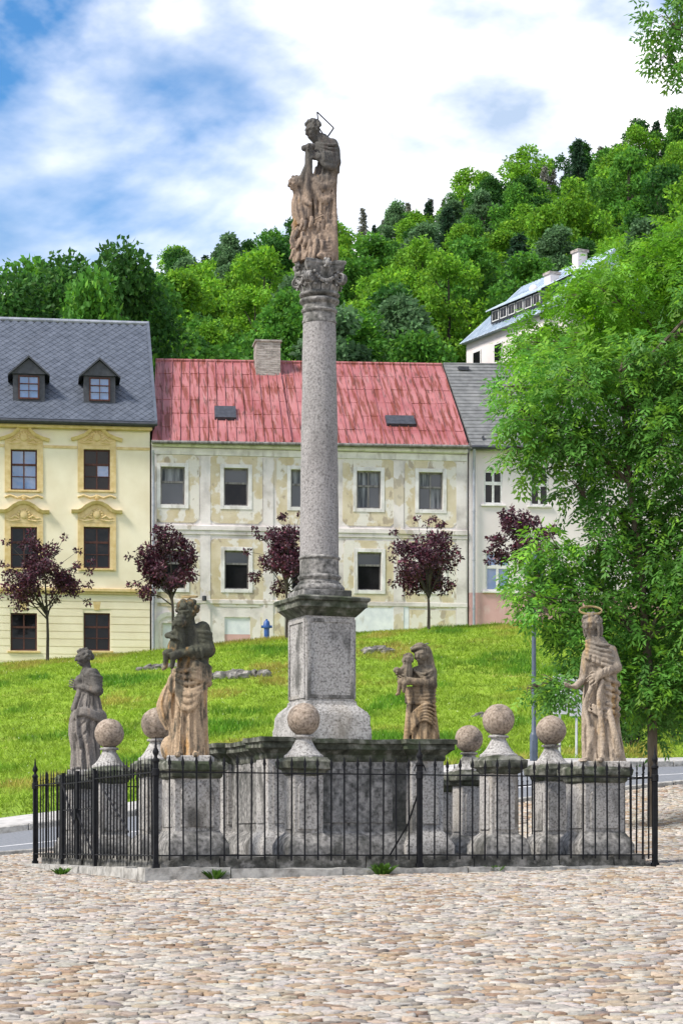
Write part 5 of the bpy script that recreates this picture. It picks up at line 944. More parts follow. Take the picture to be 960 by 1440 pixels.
# yellow house -----------------------------------------------------------------------
Y = Facade('yellow_house', 'cream yellow three-storey house with ochre window ornaments and slate roof with dormers', -190)
cols_px = [(-88, -52), (15.5, 52.5), (118, 155)]; rows_px = [(632, 689), (741, 799), (862, 915)]; holes = []; wins = []
for ci, (xa, xb) in enumerate(cols_px):
    for ri, (ya, yb) in enumerate(rows_px):
        h = Y.rect(xa, ya, xb, yb); holes.append(h); wins.append((ci, ri, h))
uR = fu(211) - Y.u0; zE = zpix(594, 100.4)
Y.wall(0, uR, -1.5, zE, holes, 'cream_render')
for ci, ri, h in wins:
    w_ = Y.window(h, 0.10, 2, (0.32, 0.64), 'brown_wood', ['glass_painted_sky']*6 if (ri == 0 and ci < 2) else ['glass_dark', 'glass_dark', 'glass_dark', 'glass_painted_sky' if ri == 0 else 'glass_dark', 'glass_dark', 'glass_dark'], 0.07, 0.06, 'ochre_trim')
    a, b_, z0, z1 = h; uc = (a+b_)/2; hwid = (b_-a)/2
    if ri == 2: 
        b = MB(); b.prism([(uc-0.12, z1+0.12), (uc+0.12, z1+0.12), (uc+0.18, z1+0.50), (uc-0.18, z1+0.50)], -0.03, 0.0); b.build('keystone', 'ochre_trim', Y.root, bevel=0.01); continue
    sur = Y.strip('window_surround', 'ochre_trim', a-0.26, a-0.003, -0.05, 0.0, z0-0.12, z1+0.18)
    Y.strip('jamb', 'ochre_trim', b_+0.003, b_+0.26, -0.05, 0.0, z0-0.12, z1+0.18, sur); Y.strip('lintel', 'ochre_trim', a, b_, -0.045, 0.0, z1+0.003, z1+0.175, sur)
    k = hwid + 0.26; top = []
    if ri == 0:
        base = z1 + 0.20; shape = [(-k-0.28, 0.20), (-k, 0.28), (-k*0.6, 0.42), (-k*0.3, 0.66), (-0.22, 0.82), (0, 0.90), (0.22, 0.82), (k*0.3, 0.66), (k*0.6, 0.42), (k, 0.28), (k+0.28, 0.20)]
    else:
        base = z1 + 0.20; shape = [(-k-0.28, 0.46), (-k, 0.46), (-k*0.8, 0.52), (-k*0.55, 0.70), (-k*0.28, 0.82), (0, 0.87), (k*0.28, 0.82), (k*0.55, 0.70), (k*0.8, 0.52), (k, 0.46), (k+0.28, 0.46)]
    pts = [(uc+x, base+z) for x, z in shape]
    b = MB(); b.prism([(uc-k, base-0.02)] + [(uc+max(-k, min(k, x)), base+z) for x, z in shape[1:-1]] + [(uc+k, base-0.02)][::1], -0.055, 0.0); ped = b.build('pediment', 'ochre_trim', Y.root)
    Y.mould('hood_mould', 'ochre_trim', pts, 0.13, 0.24, ped)
    b = MB(); b.sphere((uc, -0.07, base+0.34), (0.17, 0.06, 0.2), 12, 8)
    for q in range(7): t = q/6*math.pi; b.sphere((uc+0.25*math.cos(t), -0.06, base+0.32+0.22*math.sin(t)), (0.07, 0.05, 0.07), 8, 6)
    for sgn in (-1, 1):
        b.tube([(uc+sgn*0.22, -0.06, base+0.18), (uc+sgn*0.4, -0.07, base+0.28), (uc+sgn*0.55, -0.06, base+0.16), (uc+sgn*0.7, -0.06, base+0.2)], [0.05, 0.06, 0.05, 0.02], 6); b.tube([(uc+sgn*0.18, -0.06, base+0.1), (uc+sgn*0.5, -0.06, base+0.05), (uc+sgn*0.78, -0.05, base+0.08)], [0.04, 0.04, 0.02], 6)
    b.build('cartouche', 'ochre_trim', ped, smooth=50)
    if ri == 0:
        b = MB(); b.sphere((uc, -0.09, base+0.93), (0.16, 0.09, 0.17), 10, 8); b.build('crest', 'ochre_trim', ped, smooth=50)
        b = MB(); b.tube([(uc-k, -0.04, z0-0.34), (uc-k*0.7, -0.05, z0-0.25), (uc-k*0.35, -0.05, z0-0.36), (uc, -0.06, z0-0.27), (uc+k*0.35, -0.05, z0-0.36), (uc+k*0.7, -0.05, z0-0.25), (uc+k, -0.04, z0-0.34)], 0.05, 6); b.sphere((uc, -0.05, z0-0.33), (0.13, 0.06, 0.12), 10, 6); b.build('apron_scroll', 'ochre_trim', ped, smooth=50)
zs = Y.c(180, 829)[1]; Y.strip('string_course', 'ochre_trim', -0.02, uR+0.05, -0.16, 0.0, zs-0.14, zs+0.02, bevel=0.03); Y.strip('string_course', 'ochre_trim', -0.02, uR+0.03, -0.09, 0.0, zs-0.24, zs-0.143)
zs = Y.c(100, 627)[1]; last = 0.0
for (xa, xb) in cols_px + [(211+9, 0)]:
    u1 = fu(xa-9) - Y.u0
    if u1 > last+0.1: Y.strip('band', 'ochre_trim', last, min(u1, uR), -0.04, 0.0, zs-0.12, zs)
    last = fu(xb+9) - Y.u0
Y.strip('eaves_cornice', 'ochre_trim', -0.1, uR+0.1, -0.28, 0.0, zE-0.32, zE+0.02, bevel=0.08)
zq0, zq1 = Y.c(100, 935)[1]-1.2, Y.c(100, 835)[1]; nq = 13
for k in range(nq):                         # rusticated courses of the ground floor
    za, zb_ = zq0 + (zq1-zq0)*k/nq + 0.02, zq0 + (zq1-zq0)*(k+1)/nq - 0.02; segs = [(0.0, uR)]
    for ci, ri, h in wins:
        if ri == 2 and h[2]-0.14 < zb_ and h[3] > za - 0.0:
            segs = [q for (p0, p1) in segs for q in (((p0, h[0]-0.03), (h[1]+0.03, p1)) if p0 < h[0] < p1 else ((p0, p1),))]
    for (p0, p1) in segs: Y.strip('rustic_course', 'cream_render', p0, p1, -0.028, 0.0, za, zb_)
# slate roof: y runs back from the facade
yE, yR = -0.45, 6.2; zRg = zpix(452, 106.6); zEv = zpix(589, 99.8); kz = (zRg-zEv)/(yR-yE)
uA, uB = -0.2, fu(216) - Y.u0 + 0.05
b = MB(); b.prism([(0, 0)]*0 or [(uA, 0), (uB, 0), (uB, 1), (uA, 1)], 0, 1); b = MB()
b.add([(uA, yE, zEv-0.06), (uB, yE, zEv-0.06), (uB, yR, zRg-0.06), (uA, yR, zRg-0.06), (uA, 2*yR, zEv), (uB, 2*yR, zEv), (uA, yE, zEv-0.22), (uB, yE, zEv-0.22)], [(0,1,2,3), (3,2,5,4), (6,7,1,0), (7,5,2,1), (4,6,0,3), (6,4,5,7)]); yroof = b.build('roof', 'slate_dark', Y.root)
sl = math.hypot(yR-yE, zRg-zEv); ty, tz_ = (yR-yE)/sl, (zRg-zEv)/sl; ny_, nz_ = -tz_, ty
W_, Hh = 0.36, 0.44; vs = []; fs = []; cs = []
rows_n = int(sl/(Hh/2)); cols_n = int((uB-uA)/W_)+1
for r_ in range(rows_n):
    for c_ in range(cols_n):
        u = uA + (c_ + 0.5*(r_ % 2))*W_; t = r_*Hh/2; o = len(vs)
        for (du, dt, hh) in ((0, -Hh/2, 0.022), (W_/2, 0, 0.014), (0, Hh/2, 0.0), (-W_/2, 0, 0.014)):
            uu = min(max(u+du*0.97, uA), uB); tt = min(max(t+dt*0.97, 0), sl); vs.append((uu, yE + ty*tt + ny_*hh, zEv + tz_*tt + nz_*hh))
        for (du, dt) in ((0, -Hh/2), (W_/2, 0), (-W_/2, 0)):
            uu = min(max(u+du*0.97, uA), uB); tt = min(max(t+dt*0.97, 0), sl); vs.append((uu, yE + ty*tt - ny_*0.03, zEv + tz_*tt - nz_*0.03))
        fs += [(o, o+1, o+2, o+3), (o+4, o+5, o+1, o), (o+6, o+4, o, o+3)]
b = MB(); b.add(vs, fs); tag(b.build('slates', 'slate', yroof), kind='stuff')
b = MB(); b.tube([(uA-0.1, yR, zRg), (uB+0.05, yR, zRg)], 0.11, 8); b.build('ridge_cap', 'sheet_metal', yroof)
b = MB(); b.add([(uB-0.03, yE-0.02, zEv-0.14), (uB+0.10, yE-0.02, zEv-0.14), (uB+0.10, yR, zRg-0.06), (uB-0.03, yR, zRg-0.06), (uB-0.03, yE-0.02, zEv+0.07), (uB+0.10, yE-0.02, zEv+0.07), (uB+0.10, yR, zRg+0.12), (uB-0.03, yR, zRg+0.12)], [(0,3,2,1), (4,5,6,7), (0,1,5,4), (1,2,6,5), (2,3,7,6), (3,0,4,7)]); b.build('verge_board', 'slate', yroof)
b = MB(); b.tube([(uA, yE-0.07, zEv-0.10), (uB+0.1, yE-0.07, zEv-0.12)], 0.085, 8); b.build('gutter', 'slate_dark', yroof)
for xp in (-62, 41, 141):                   # dormers
    yy = 0.64; zb0 = zEv + kz*(yy-yE); uc = (xp-CX)/F*0; uc = fu(xp) - Y.u0; zt0 = zpix(527, 100.6+0.2); pk = zpix(501, 100.8); hwid = 0.70
    d = MB(); yb = yy + (pk-zb0)/kz
    d.add([(uc-hwid, yy, zb0), (uc+hwid, yy, zb0), (uc+hwid, yy, zt0+0.1), (uc, yy, pk-0.1), (uc-hwid, yy, zt0+0.1), (uc-hwid, yy+(zt0+0.1-zb0)/kz, zt0+0.1), (uc+hwid, yy+(zt0+0.1-zb0)/kz, zt0+0.1), (uc, yb, pk-0.1)], [(0,1,2,3,4), (0,4,5), (1,6,2), (4,3,7,5), (3,2,6,7)]); dm = d.build('dormer', 'slate_dark', Y.root)
    for sgn in (-1, 1):
        q = MB(); e = hwid+0.22; q.add([(uc+sgn*e, yy-0.28, zt0-0.02), (uc, yy-0.28, pk), (uc, yb+0.1, pk), (uc+sgn*e, yy+(zt0-zb0)/kz+0.1, zt0-0.02), (uc+sgn*e, yy-0.28, zt0-0.10), (uc, yy-0.28, pk-0.10), (uc, yb+0.1, pk-0.1), (uc+sgn*e, yy+(zt0-zb0)/kz+0.1, zt0-0.10)], [(0,1,2,3), (7,6,5,4), (0,4,5,1), (3,7,4,0), (2,6,7,3)]); q.build('dormer_roof', 'slate_dark', dm)
    q = MB(); q.prism([(uc-hwid-0.12, zt0+0.02), (uc+hwid+0.12, zt0+0.02), (uc, pk-0.14)], yy-0.13, yy-0.01); q.build('dormer_gable', 'slate_dark', dm)
    h = (uc-0.46, uc+0.46, zb0+0.10, zt0-0.04); ww = Y.window(h, yy-0.07, 2, (0.34, 0.67), 'brown_wood', 'glass_painted_sky', 0.07, 0.03); ww.parent = dm; ww.name = 'dormer_window'

# red-roofed house -------------------------------------------------------------------
Rh = Facade('red_roofed_house', 'derelict white house with peeling ochre plaster and rusty red metal roof', 212.5)
upx = [(226, 260), (315, 349), (409, 443), (501.5, 535), (588.5, 622)]; holes = []; wl = []
for i, (xa, xb) in enumerate(upx):
    xm = (xa+xb)/2; sh_ = (xm-243)*0.022
    hU = Rh.rect(xa, 656.5+sh_, xb, 709.5+sh_*0.9); holes.append(hU); wl.append((i, 0, hU))
    hL = Rh.rect(xa+1, 773.5+sh_*0.55, xb+1, 827.5+sh_*0.4); holes.append(hL); wl.append((i, 1, hL))
uR2 = fu(657) - Rh.u0; zE2 = zpix(627.5, 101.9)
door = Rh.rect(229, 876, 247, 930); brd = Rh.rect(316, 868, 352, 906); holes += [door, brd]
Rh.wall(0.02, uR2, -1.5, zE2+0.1, holes, 'peeling_wall')
for i, r_, h in wl:
    a, b_, z0, z1 = h
    if r_ == 0:
        Rh.window(h, 0.14, 2 if i > 2 else 1, (0.62,), 'old_wood', [['glass_dusty', 'curtain'], ['glass_dark', 'glass_dusty'], ['glass_dusty', 'curtain'], ['curtain', 'glass_dusty', 'curtain', 'curtain'], ['glass_dusty', 'curtain', 'curtain', 'glass_dusty']][i], 0.07, 0.06)
    else: Rh.window(h, 0.14, 1, (0.68,), 'old_wood', ['dark_void', 'glass_dusty'], 0.06, 0.06)
    fw = 0.17; fr = MB()
    for (p, q, e, f) in ((a-fw, a-0.003, z0-fw, z1+fw), (b_+0.003, b_+fw, z0-fw, z1+fw), (a, b_, z1+0.003, z1+fw), (a, b_, z0-fw, z0-0.003)): fr.box(p, q, -0.05, 0.0, e, f)
    fr.build('window_surround', 'stucco_white', Rh.root, bevel=0.01)
    pw, pt, pb_ = 0.47, 0.36, 0.62; oc = MB(); ua, ub, za, zb_ = a-fw-pw, b_+fw+pw, z0-fw-pb_, z1+fw+pt; cc = 0.2
    if i in (0,): ua = max(ua, 0.25)
    oc.prism([(ua, za+cc), (ua+cc, za), (a-fw-0.004, za), (a-fw-0.004, zb_), (ua+cc, zb_), (ua+cc*0.3, zb_-cc*0.3), (ua, zb_-cc)], -0.022, 0.0)
    oc.prism([(b_+fw+0.004, za), (ub-cc, za), (ub, za+cc), (ub, zb_-cc), (ub-cc*0.3, zb_-cc*0.3), (ub-cc, zb_), (b_+fw+0.004, zb_)], -0.022, 0.0)
    oc.box(a-fw, b_+fw, -0.022, 0.0, z1+fw+0.004, zb_); oc.box(a-fw, b_+fw, -0.022, 0.0, za, z0-fw-0.004); oc.build('plaster_panel', 'peeling_ochre', Rh.root)
for xp in (213.5, 289, 377, 461, 560, 648):   # flat pilaster strips
    a, b_ = fu(xp-7)-Rh.u0, fu(xp+7)-Rh.u0; Rh.strip('pilaster', 'peeling_wall', max(a, 0.03), min(b_, uR2-0.02), -0.035, 0.0, 2.2, zE2-0.55)
z_ = Rh.c(430, 746)[1]; Rh.strip('string_course', 'peeling_wall', 0.03, uR2-0.01, -0.10, -0.001, z_-0.1, z_+0.14, bevel=0.03); Rh.strip('string_course', 'peeling_wall', 0.03, uR2-0.01, -0.055, -0.001, z_-0.26, z_-0.104)
Rh.strip('frieze', 'stucco_white', 0.03, uR2-0.01, -0.06, -0.001, zE2-0.52, zE2-0.22, bevel=0.02); Rh.strip('eaves_cornice', 'stucco_white', 0.0, uR2, -0.28, -0.001, zE2-0.2, zE2+0.05, bevel=0.09)
z_ = Rh.c(430, 848)[1]; Rh.strip('string_course', 'peeling_wall', 0.03, uR2-0.01, -0.05, -0.001, z_-0.1, z_+0.1, bevel=0.02)
Rh.strip('door_leaf', 'whitewash', door[0], door[1], 0.14, 0.18, door[2], door[3]); b = MB(); uc = (door[0]+door[1])/2; hwid = (door[1]-door[0])/2
Rh.mould('door_arch', 'stucco_white', [(uc-hwid-0.28, door[2])] + [(uc-(hwid+0.28)*math.cos(t), door[3]-0.1+(hwid+0.2)*math.sin(t)) for t in [k*math.pi/10 for k in range(11)]] + [(uc+hwid+0.28, door[2])], 0.2, 0.09)
Rh.strip('boarding', 'whitewash', brd[0], brd[1], 0.06, 0.10, brd[2]+0.45, brd[3]); Rh.strip('boarding', 'pink_wall', brd[0], brd[1], 0.05, 0.10, brd[2], brd[2]+0.445)
q = Rh.rect(499, 851, 574, 905); Rh.strip('painted_patch', 'whitewash', q[0], q[1], -0.014, 0.0, q[2], q[3]); q = Rh.rect(366, 862, 400, 905); Rh.strip('plaster_panel', 'peeling_ochre', q[0], q[1], -0.014, 0.0, q[2], q[3]); q = Rh.rect(576, 858, 640, 905); Rh.strip('plaster_panel', 'peeling_ochre', q[0], q[1], -0.016, 0.0, q[2], q[3])
b = MB(); p = Rh.c(287, 842); b.lathe([(0.03, -0.12), (0.10, -0.1), (0.10, 0.10), (0.03, 0.12)], 8, (p[0], -0.18, p[1])); b.box(p[0]-0.02, p[0]+0.02, -0.18, 0, p[1]-0.02, p[1]+0.02); b.build('wall_lamp', 'slate_dark', Rh.root)
# roof of folded red sheets
eL, eR = (0.02, -0.42, zpix(622, 100.9)), (fu(655.5)-Rh.u0, -0.42, zpix(629.5, 103)); yRr = 6.0
def roofpt(x, y, dd):                       # ridge points: pixel seen at the ridge's own depth
    u, z = fac(x); t = None; kx = (x-CX)/F
    t = (100*CT + 15*ST + yRr)/(CT - ST*kx); X, Yv = kx*t, t; return ((X+15)*CT + (Yv-100)*ST - dd, yRr, (HZ-y)/F*t - ZG)
rL, rR = roofpt(219, 507, Rh.u0), roofpt(621, 513.5, Rh.u0)
def bil(A, B, C_, D_, s_, t_): return tuple((A[k]*(1-s_)+B[k]*s_)*(1-t_) + (D_[k]*(1-s_)+C_[k]*s_)*t_ for k in range(3))
b = MB(); low = 0.10; b.add([(*eL[:2], eL[2]-low), (*eR[:2], eR[2]-low), (*rR[:2], rR[2]-low), (*rL[:2], rL[2]-low), (rL[0], 12, eL[2]), (eR[0], 12, eR[2])], [(0,1,2,3), (3,2,5,4), (1,5,2), (4,0,3), (0,4,5,1)]); rroof = b.build('roof', 'slate_dark', Rh.root)
NC, NR = 34, 6
for i in range(NC):
    for j in range(NR):
        s0, s1, t0, t1 = i/NC+0.0006, (i+1)/NC-0.0006, j/NR, (j+1)/NR+0.012
        if j == NR-1: t1 = 1.0
        c4 = [bil(eL, eR, rR, rL, s_, t_) for s_, t_ in ((s0, t0), (s1, t0), (s1, t1), (s0, t1))]; lift = [0.014, 0.014, 0.0, 0.0]; wv = rnd.uniform(-0.008, 0.012)
        b = MB(); top = [Vector(p) + Vector((0, -0.6, 0.8))*(l+wv) for p, l in zip(c4, lift)]; seam = 0.055; lv, rv = top[0], top[3]; up_ = Vector((0, -0.6, 0.8))
        du = (top[1]-top[0]).normalized()*0.03
        vs = [top[0], top[1]-du, top[2]-du, top[3], top[1]-du+up_*seam, top[1]+up_*seam, top[2]-du+up_*seam, top[2]+up_*seam, top[1], top[2]] + [p - up_*0.03 for p in (top[0], top[1])]
        b.add(vs, [(0,1,2,3), (1,4,6,2), (4,5,7,6), (5,8,9,7), (1,8,5,4), (10,11,8,0)]); b.build('roof_sheet', 'red_sheet', rroof)
b = MB(); b.tube([rL, rR], 0.10, 6); b.build('ridge_cap', 'red_sheet', rroof)
b = MB(); q0 = bil(eL, eR, rR, rL, 0.435, 0.0); q1 = bil(eL, eR, rR, rL, 0.425, 0.83); b.tube([Vector(q0)+Vector((0, -0.05, 0.08)), Vector(q1)+Vector((0, -0.05, 0.08))], 0.045, 5); b.build('seam_flashing', 'red_sheet', rroof)
b = MB(); b.tube([Vector(eL)+Vector((-0.02, -0.09, -0.06)), Vector(eR)+Vector((0.02, -0.09, -0.06))], 0.075, 8); b.build('gutter', 'old_wood', rroof)
for (xa, xb, ya, yb) in ((302, 332, 575, 592), (544, 585, 585, 597.5)):
    sa, sb = (xa-216)/(652-216), (xb-216)/(652-216); ym = 0.5*(ya+yb); tt = lambda y_: (624-y_)/(624-509.0)*0.93
    c4 = [Vector(bil(eL, eR, rR, rL, s_, t_)) + Vector((0, -0.09, 0.12)) for s_, t_ in ((sa, tt(yb)), (sb, tt(yb)), (sb, tt(ya)), (sa, tt(ya)))]; b = MB(); lo_ = [p + Vector((0, 0.09, -0.12)) for p in c4]
    b.add(c4 + lo_, [(0,1,2,3), (0,4,5,1), (1,5,6,2), (2,6,7,3), (3,7,4,0)]); sk = b.build('skylight', 'slate_dark', rroof)
# chimney: courses of brick round a core
cc = roofpt(373, 505, Rh.u0); ch = thing('tmp', None, None); bpy.data.objects.remove(ch)
cu0, cu1 = roofpt(357, 500, Rh.u0)[0], roofpt(391, 500, Rh.u0)[0]; zc1 = roofpt(373, 485, Rh.u0)[2]; yc0, yc1 = 4.9, 6.1; zc0 = roofpt(373, 540, Rh.u0)[2]
b = MB(); b.box(cu0+0.02, cu1-0.02, yc0+0.02, yc1-0.02, zc0-0.6, zc1-0.12); chim = b.build('chimney', 'stucco_white', rroof)
zc = zc0 - 0.4; row = 0; bm_ = None
while zc < zc1-0.1:
    for face in (0, 1):
        L_ = (cu1-cu0); nb = 4
        for k in range(nb + (row % 2)):
            a = cu0 + max(0, (k - 0.5*(row % 2)))*L_/nb; e = cu0 + min(nb, (k + 1 - 0.5*(row % 2)))*L_/nb
            q = MB(); 
            if face == 0: q.box(a+0.008, e-0.008, yc0+rnd.uniform(-0.006, 0.006), yc0+0.1, zc+0.008, zc+0.092)
            else:
                if k >= 4: continue
                q.box(cu0+rnd.uniform(-0.006, 0.006), cu0+0.1, yc0+0.02+k*0.29, yc0+0.30+k*0.29, zc+0.008, zc+0.092)
            q.build('brick', 'brick_old', chim)
    zc += 0.1; row += 1
b = MB(); b.box(cu0-0.06, cu1+0.06, yc0-0.06, yc1+0.06, zc1-0.1, zc1); b.build('chimney_cap', 'brick_old', chim, bevel=0.02)

# pale house with the pink base --------------------------------------------------------
G = Facade('pale_house', 'pale plastered house with pink base, white windows and dark grey roof', 658.5)
gw = [G.rect(680, 662, 706, 709), G.rect(745, 664, 771, 711), G.rect(812, 666, 838, 713), G.rect(682, 777, 716, 831), G.rect(752, 779, 786, 833), G.rect(820, 780, 854, 834), G.rect(880, 668, 906, 715), G.rect(890, 781, 924, 835)]
uR3 = fu(1040) - G.u0; zE3 = zpix(629, 103.5); zpk = G.c(700, 834)[1]
G.wall(0.02, uR3, zpk, zE3+0.1, [h for h in gw], 'pale_wall'); 
G.wall(0.02, uR3, -1.5, zpk, [], 'pink_wall', name='socle')
for i, h in enumerate(gw): G.window(h, 0.05, 2, (0.64,), 'white_wood', 'glass_dark' if h[3] > zpk+5 else 'glass_painted_sky' if i == 3 else 'glass_dark', 0.08, 0.10, 'stucco_white')
gE, gF = (0.06, -0.40, zpix(630, 103.1)), (uR3+0.3, -0.40, zpix(640, 106.5)); gA, gB = roofpt(623, 512, G.u0), roofpt(1035, 516, G.u0)
b = MB(); b.add([gE, gF, gB, gA, (gA[0], 12, gE[2]), (gF[0], 12, gF[2]), (gE[0], gE[1], gE[2]-0.15), (gF[0], gF[1], gF[2]-0.15)], [(0,1,2,3), (3,2,5,4), (6,7,1,0), (1,5,2), (4,0,3), (6,4,5,7)]); groof = b.build('roof', 'grey_felt', G.root)
for k in range(24):
    b = MB(); t0, t1 = k/24, (k+1)/24; q = [Vector(bil(gE, gF, gB, gA, s_, t_)) + Vector((0, -0.6, 0.8))*l for s_, t_, l in ((0.0, t0, 0.03), (1.0, t0, 0.03), (1.0, t1, 0.008), (0.0, t1, 0.008))]; lo_ = [p - Vector((0, -0.6, 0.8))*0.028 for p in q[:2]]; b.add(q + lo_, [(0,1,2,3), (4,5,1,0)]); b.build('shingle_course', 'grey_felt', groof)
b = MB(); b.tube([Vector(gE)+Vector((0, -0.09, -0.08)), Vector(gF)+Vector((0, -0.09, -0.08))], 0.08, 8); b.build('gutter', 'slate_dark', groof)
b = MB(); b.tube([gA, gB], 0.07, 6); b.build('ridge_cap', 'grey_felt', groof)
for xx in (0.6, 2.4, 4.2, 6.0): b = MB(); q = bil(gE, gF, gB, gA, xx/uR3, 0.06); b.box(q[0]-0.03, q[0]+0.03, q[1]-0.05, q[1]+0.2, q[2], q[2]+0.22); b.build('snow_hook', 'slate_dark', groof)
q = bil(gE, gF, gB, gA, 0.06, 0.93); b = MB(); b.box(q[0]-0.25, q[0]+0.25, q[1]-0.2, q[1]+0.2, q[2]-0.05, q[2]+0.12); b.build('roof_vent', 'slate_dark', groof)
G.strip('eaves_cornice', 'stucco_white', 0.05, uR3, -0.2, -0.001, zE3-0.22, zE3, bevel=0.06)
def downpipe(f, xp, ytop, m):
    u = fu(xp) - f.u0; zt = f.c(xp, ytop)[1]; b = MB(); b.tube([(u-0.05, -0.45, zt+0.15), (u-0.03, -0.42, zt), (u, -0.14, zt-0.5), (u, -0.14, zt-1.0), (u, -0.14, 0.2)], 0.065, 8); dp = b.build('downpipe', m, f.root, smooth=50)
    for k in range(4): q = MB(); q.lathe([(0.08, 0), (0.08, 0.05)], 8, (u, -0.14, 1.5+k*2.2)); q.build('pipe_bracket', m, dp)
downpipe(Rh, 215.5, 640, 'sheet_metal'); downpipe(G, 665, 636, 'sheet_metal')

# house on the wooded hillside ----------------------------------------------------------
hd = 172.0; hp = P(648, 480, hd+5.5); hang = R(-63); HL, HW = 15.0, 9.0
hh = thing('hillside_house', 'house with pale blue metal roof and dormer windows standing among trees on the hillside', 'house', (hp.x, hp.y, hp.z), hang)
b = MB(); b.box(0.3, HL-0.3, 0.3, HW-0.3, -9.0, 0.0); b.build('wall', 'pale_wall', hh)
rz_ = 4.4
b = MB(); b.add([(0, -0.2, -0.25), (HL, -0.2, -0.25), (HL-0.4, HW/2, rz_), (1.6, HW/2, rz_), (HL, HW+0.2, -0.25), (0, HW+0.2, -0.25), (0.35, HW*0.26, 2.1), (0.35, HW*0.74, 2.1)], [(0,1,2,3,6), (3,2,4,5,7), (1,4,2), (0,6,7,5), (6,3,7), (0,5,4,1)]); hr = b.build('roof', 'zinc_blue', hh)
for k in range(1, 30):
    x = HL*k/30; xr = 1.6 + (HL-2.0)*k/30; b = MB(); n1 = Vector((0, -rz_, HW/2)).normalized()*0.02; b.tube([Vector((x, -0.2, -0.25))+n1, Vector((xr, HW/2, rz_))+n1], 0.035, 4); b.build('standing_seam', 'zinc_blue', hr)
b = MB(); b.add([(3.6, 0.55, 0.62), (11.0, 0.55, 0.62), (11.0, 0.55, 1.75), (3.6, 0.55, 1.75), (3.6, 3.6, 3.35), (11.0, 3.6, 3.35)], [(0,1,2,3), (3,2,5,4), (0,3,4), (1,5,2)]); dmr = b.build('dormer', 'slate_dark', hh)
b = MB(); b.add([(3.3, 0.25, 1.70), (11.3, 0.25, 1.70), (11.3, 3.7, 3.50), (3.3, 3.7, 3.50), (3.3, 0.25, 1.60), (11.3, 0.25, 1.60)], [(0,1,2,3), (4,5,1,0)]); b.build('dormer_roof', 'zinc_blue', dmr)
for k in range(6):
    x = 3.9 + k*1.18; b = MB(); b.box(x, x+0.95, 0.48, 0.54, 0.75, 1.55); wi = b.build('window', 'white_wood', hh)
    for e in (0, 1): q = MB(); q.box(x+0.08+e*0.42, x+0.45+e*0.42, 0.46, 0.475, 0.83, 1.48); q.build('pane', 'glass_dark', wi)
for k in range(4):
    x = 1.4 + k*3.2; b = MB(); b.box(x, x+1.2, 0.22, 0.29, -2.6, -1.1); wi = b.build('window', 'white_wood', hh); q = MB(); q.box(x+0.1, x+1.1, 0.2, 0.215, -2.5, -1.2); q.build('pane', 'glass_dark', wi)
for (x, y0, h0, h1) in ((8.9, 2.7, 2.0, 3.5), (10.4, 4.2, 3.5, 5.0)):
    b = MB(); b.box(x-0.4, x+0.4, y0-0.4, y0+0.4, h0, h1); cm = b.build('chimney', 'pale_wall', hr); q = MB(); q.box(x-0.5, x+0.5, y0-0.5, y0+0.5, h1-0.05, h1+0.15); q.build('chimney_cap', 'brick_old', cm)
for k in range(3):
    b = MB(); b.sphere((7.6, 1.9+0.3*k, 2.6+0.3*k), 0.35, 10, 6); b.build('roof_finial', 'pale_wall', hr, smooth=50) if k == 0 else None

# street furniture ------------------------------------------------------------------------
p = P(375, 903, 99.0); z = gz(p.x, 99.0)
hy = thing('fire_hydrant', 'small blue pillar hydrant in front of the peeling white house', 'hydrant', (p.x, 99.0, z+0.05))
b = MB(); b.lathe([(0.17, -0.1), (0.17, 0.06), (0.12, 0.08), (0.115, 0.52), (0.16, 0.54), (0.17, 0.60), (0.15, 0.66), (0.13, 0.78), (0.09, 0.86), (0.04, 0.88), (0.04, 0.93), (0.01, 0.94)], 16); b.build('barrel', 'blue_paint', hy, smooth=45)
for sgn in (-1, 1): b = MB(); b.tube([(sgn*0.10, 0, 0.60), (sgn*0.24, 0, 0.60)], 0.06, 10); b.build('outlet', 'blue_paint', hy, smooth=45)
nmat('post_paint', two((0.045, 0.065, 0.095), (0.075, 0.10, 0.14)), 5, 0.5, spec=0.5); nmat('galvanised', two((0.42, 0.44, 0.46), (0.58, 0.60, 0.62)), 6, 0.5, spec=0.5, metal=0.2)
ld = 48.0; p = P(750, 1075, ld); z = gz(p.x, ld)
lp = thing('street_lamp', 'dark blue-grey lamp post with thick base on the far side of the road', 'street lamp', (p.x, ld, z))
b = MB(); b.lathe([(0.085, -0.2), (0.085, 0.62), (0.07, 0.66), (0.048, 0.70), (0.045, 3.0), (0.038, 3.9)], 14); b.build('pole', 'post_paint', lp, smooth=45)
b = MB(); b.lathe([(0.04, 3.88), (0.18, 3.96), (0.22, 4.25), (0.20, 4.3), (0.06, 4.42), (0.02, 4.5)], 14); b.build('lantern', 'post_paint', lp, smooth=45)
b = MB(); b.box(-0.04, 0.04, -0.09, -0.08, 0.1, 0.5); b.build('access_door', 'post_paint', lp)
wd = 50.5; p = P(827, 1060, wd); z = gz(p.x, wd)
b = MB(); b.lathe([(0.075, -0.3), (0.07, 2.0), (0.06, 3.3), (0.02, 3.35)], 14); wp = b.build('pole', 'galvanised', None, smooth=45); wp.location = (p.x, wd, z); tag(wp, 'pale grey metal pole behind the haloed saint', 'pole')
sg = 49.5; p = P(800, 1068, sg); z = gz(p.x, sg)
sn = thing('road_sign', 'pair of pale rectangular sign backs on thin posts beside the haloed saint', 'sign', (p.x, sg, z), R(12))
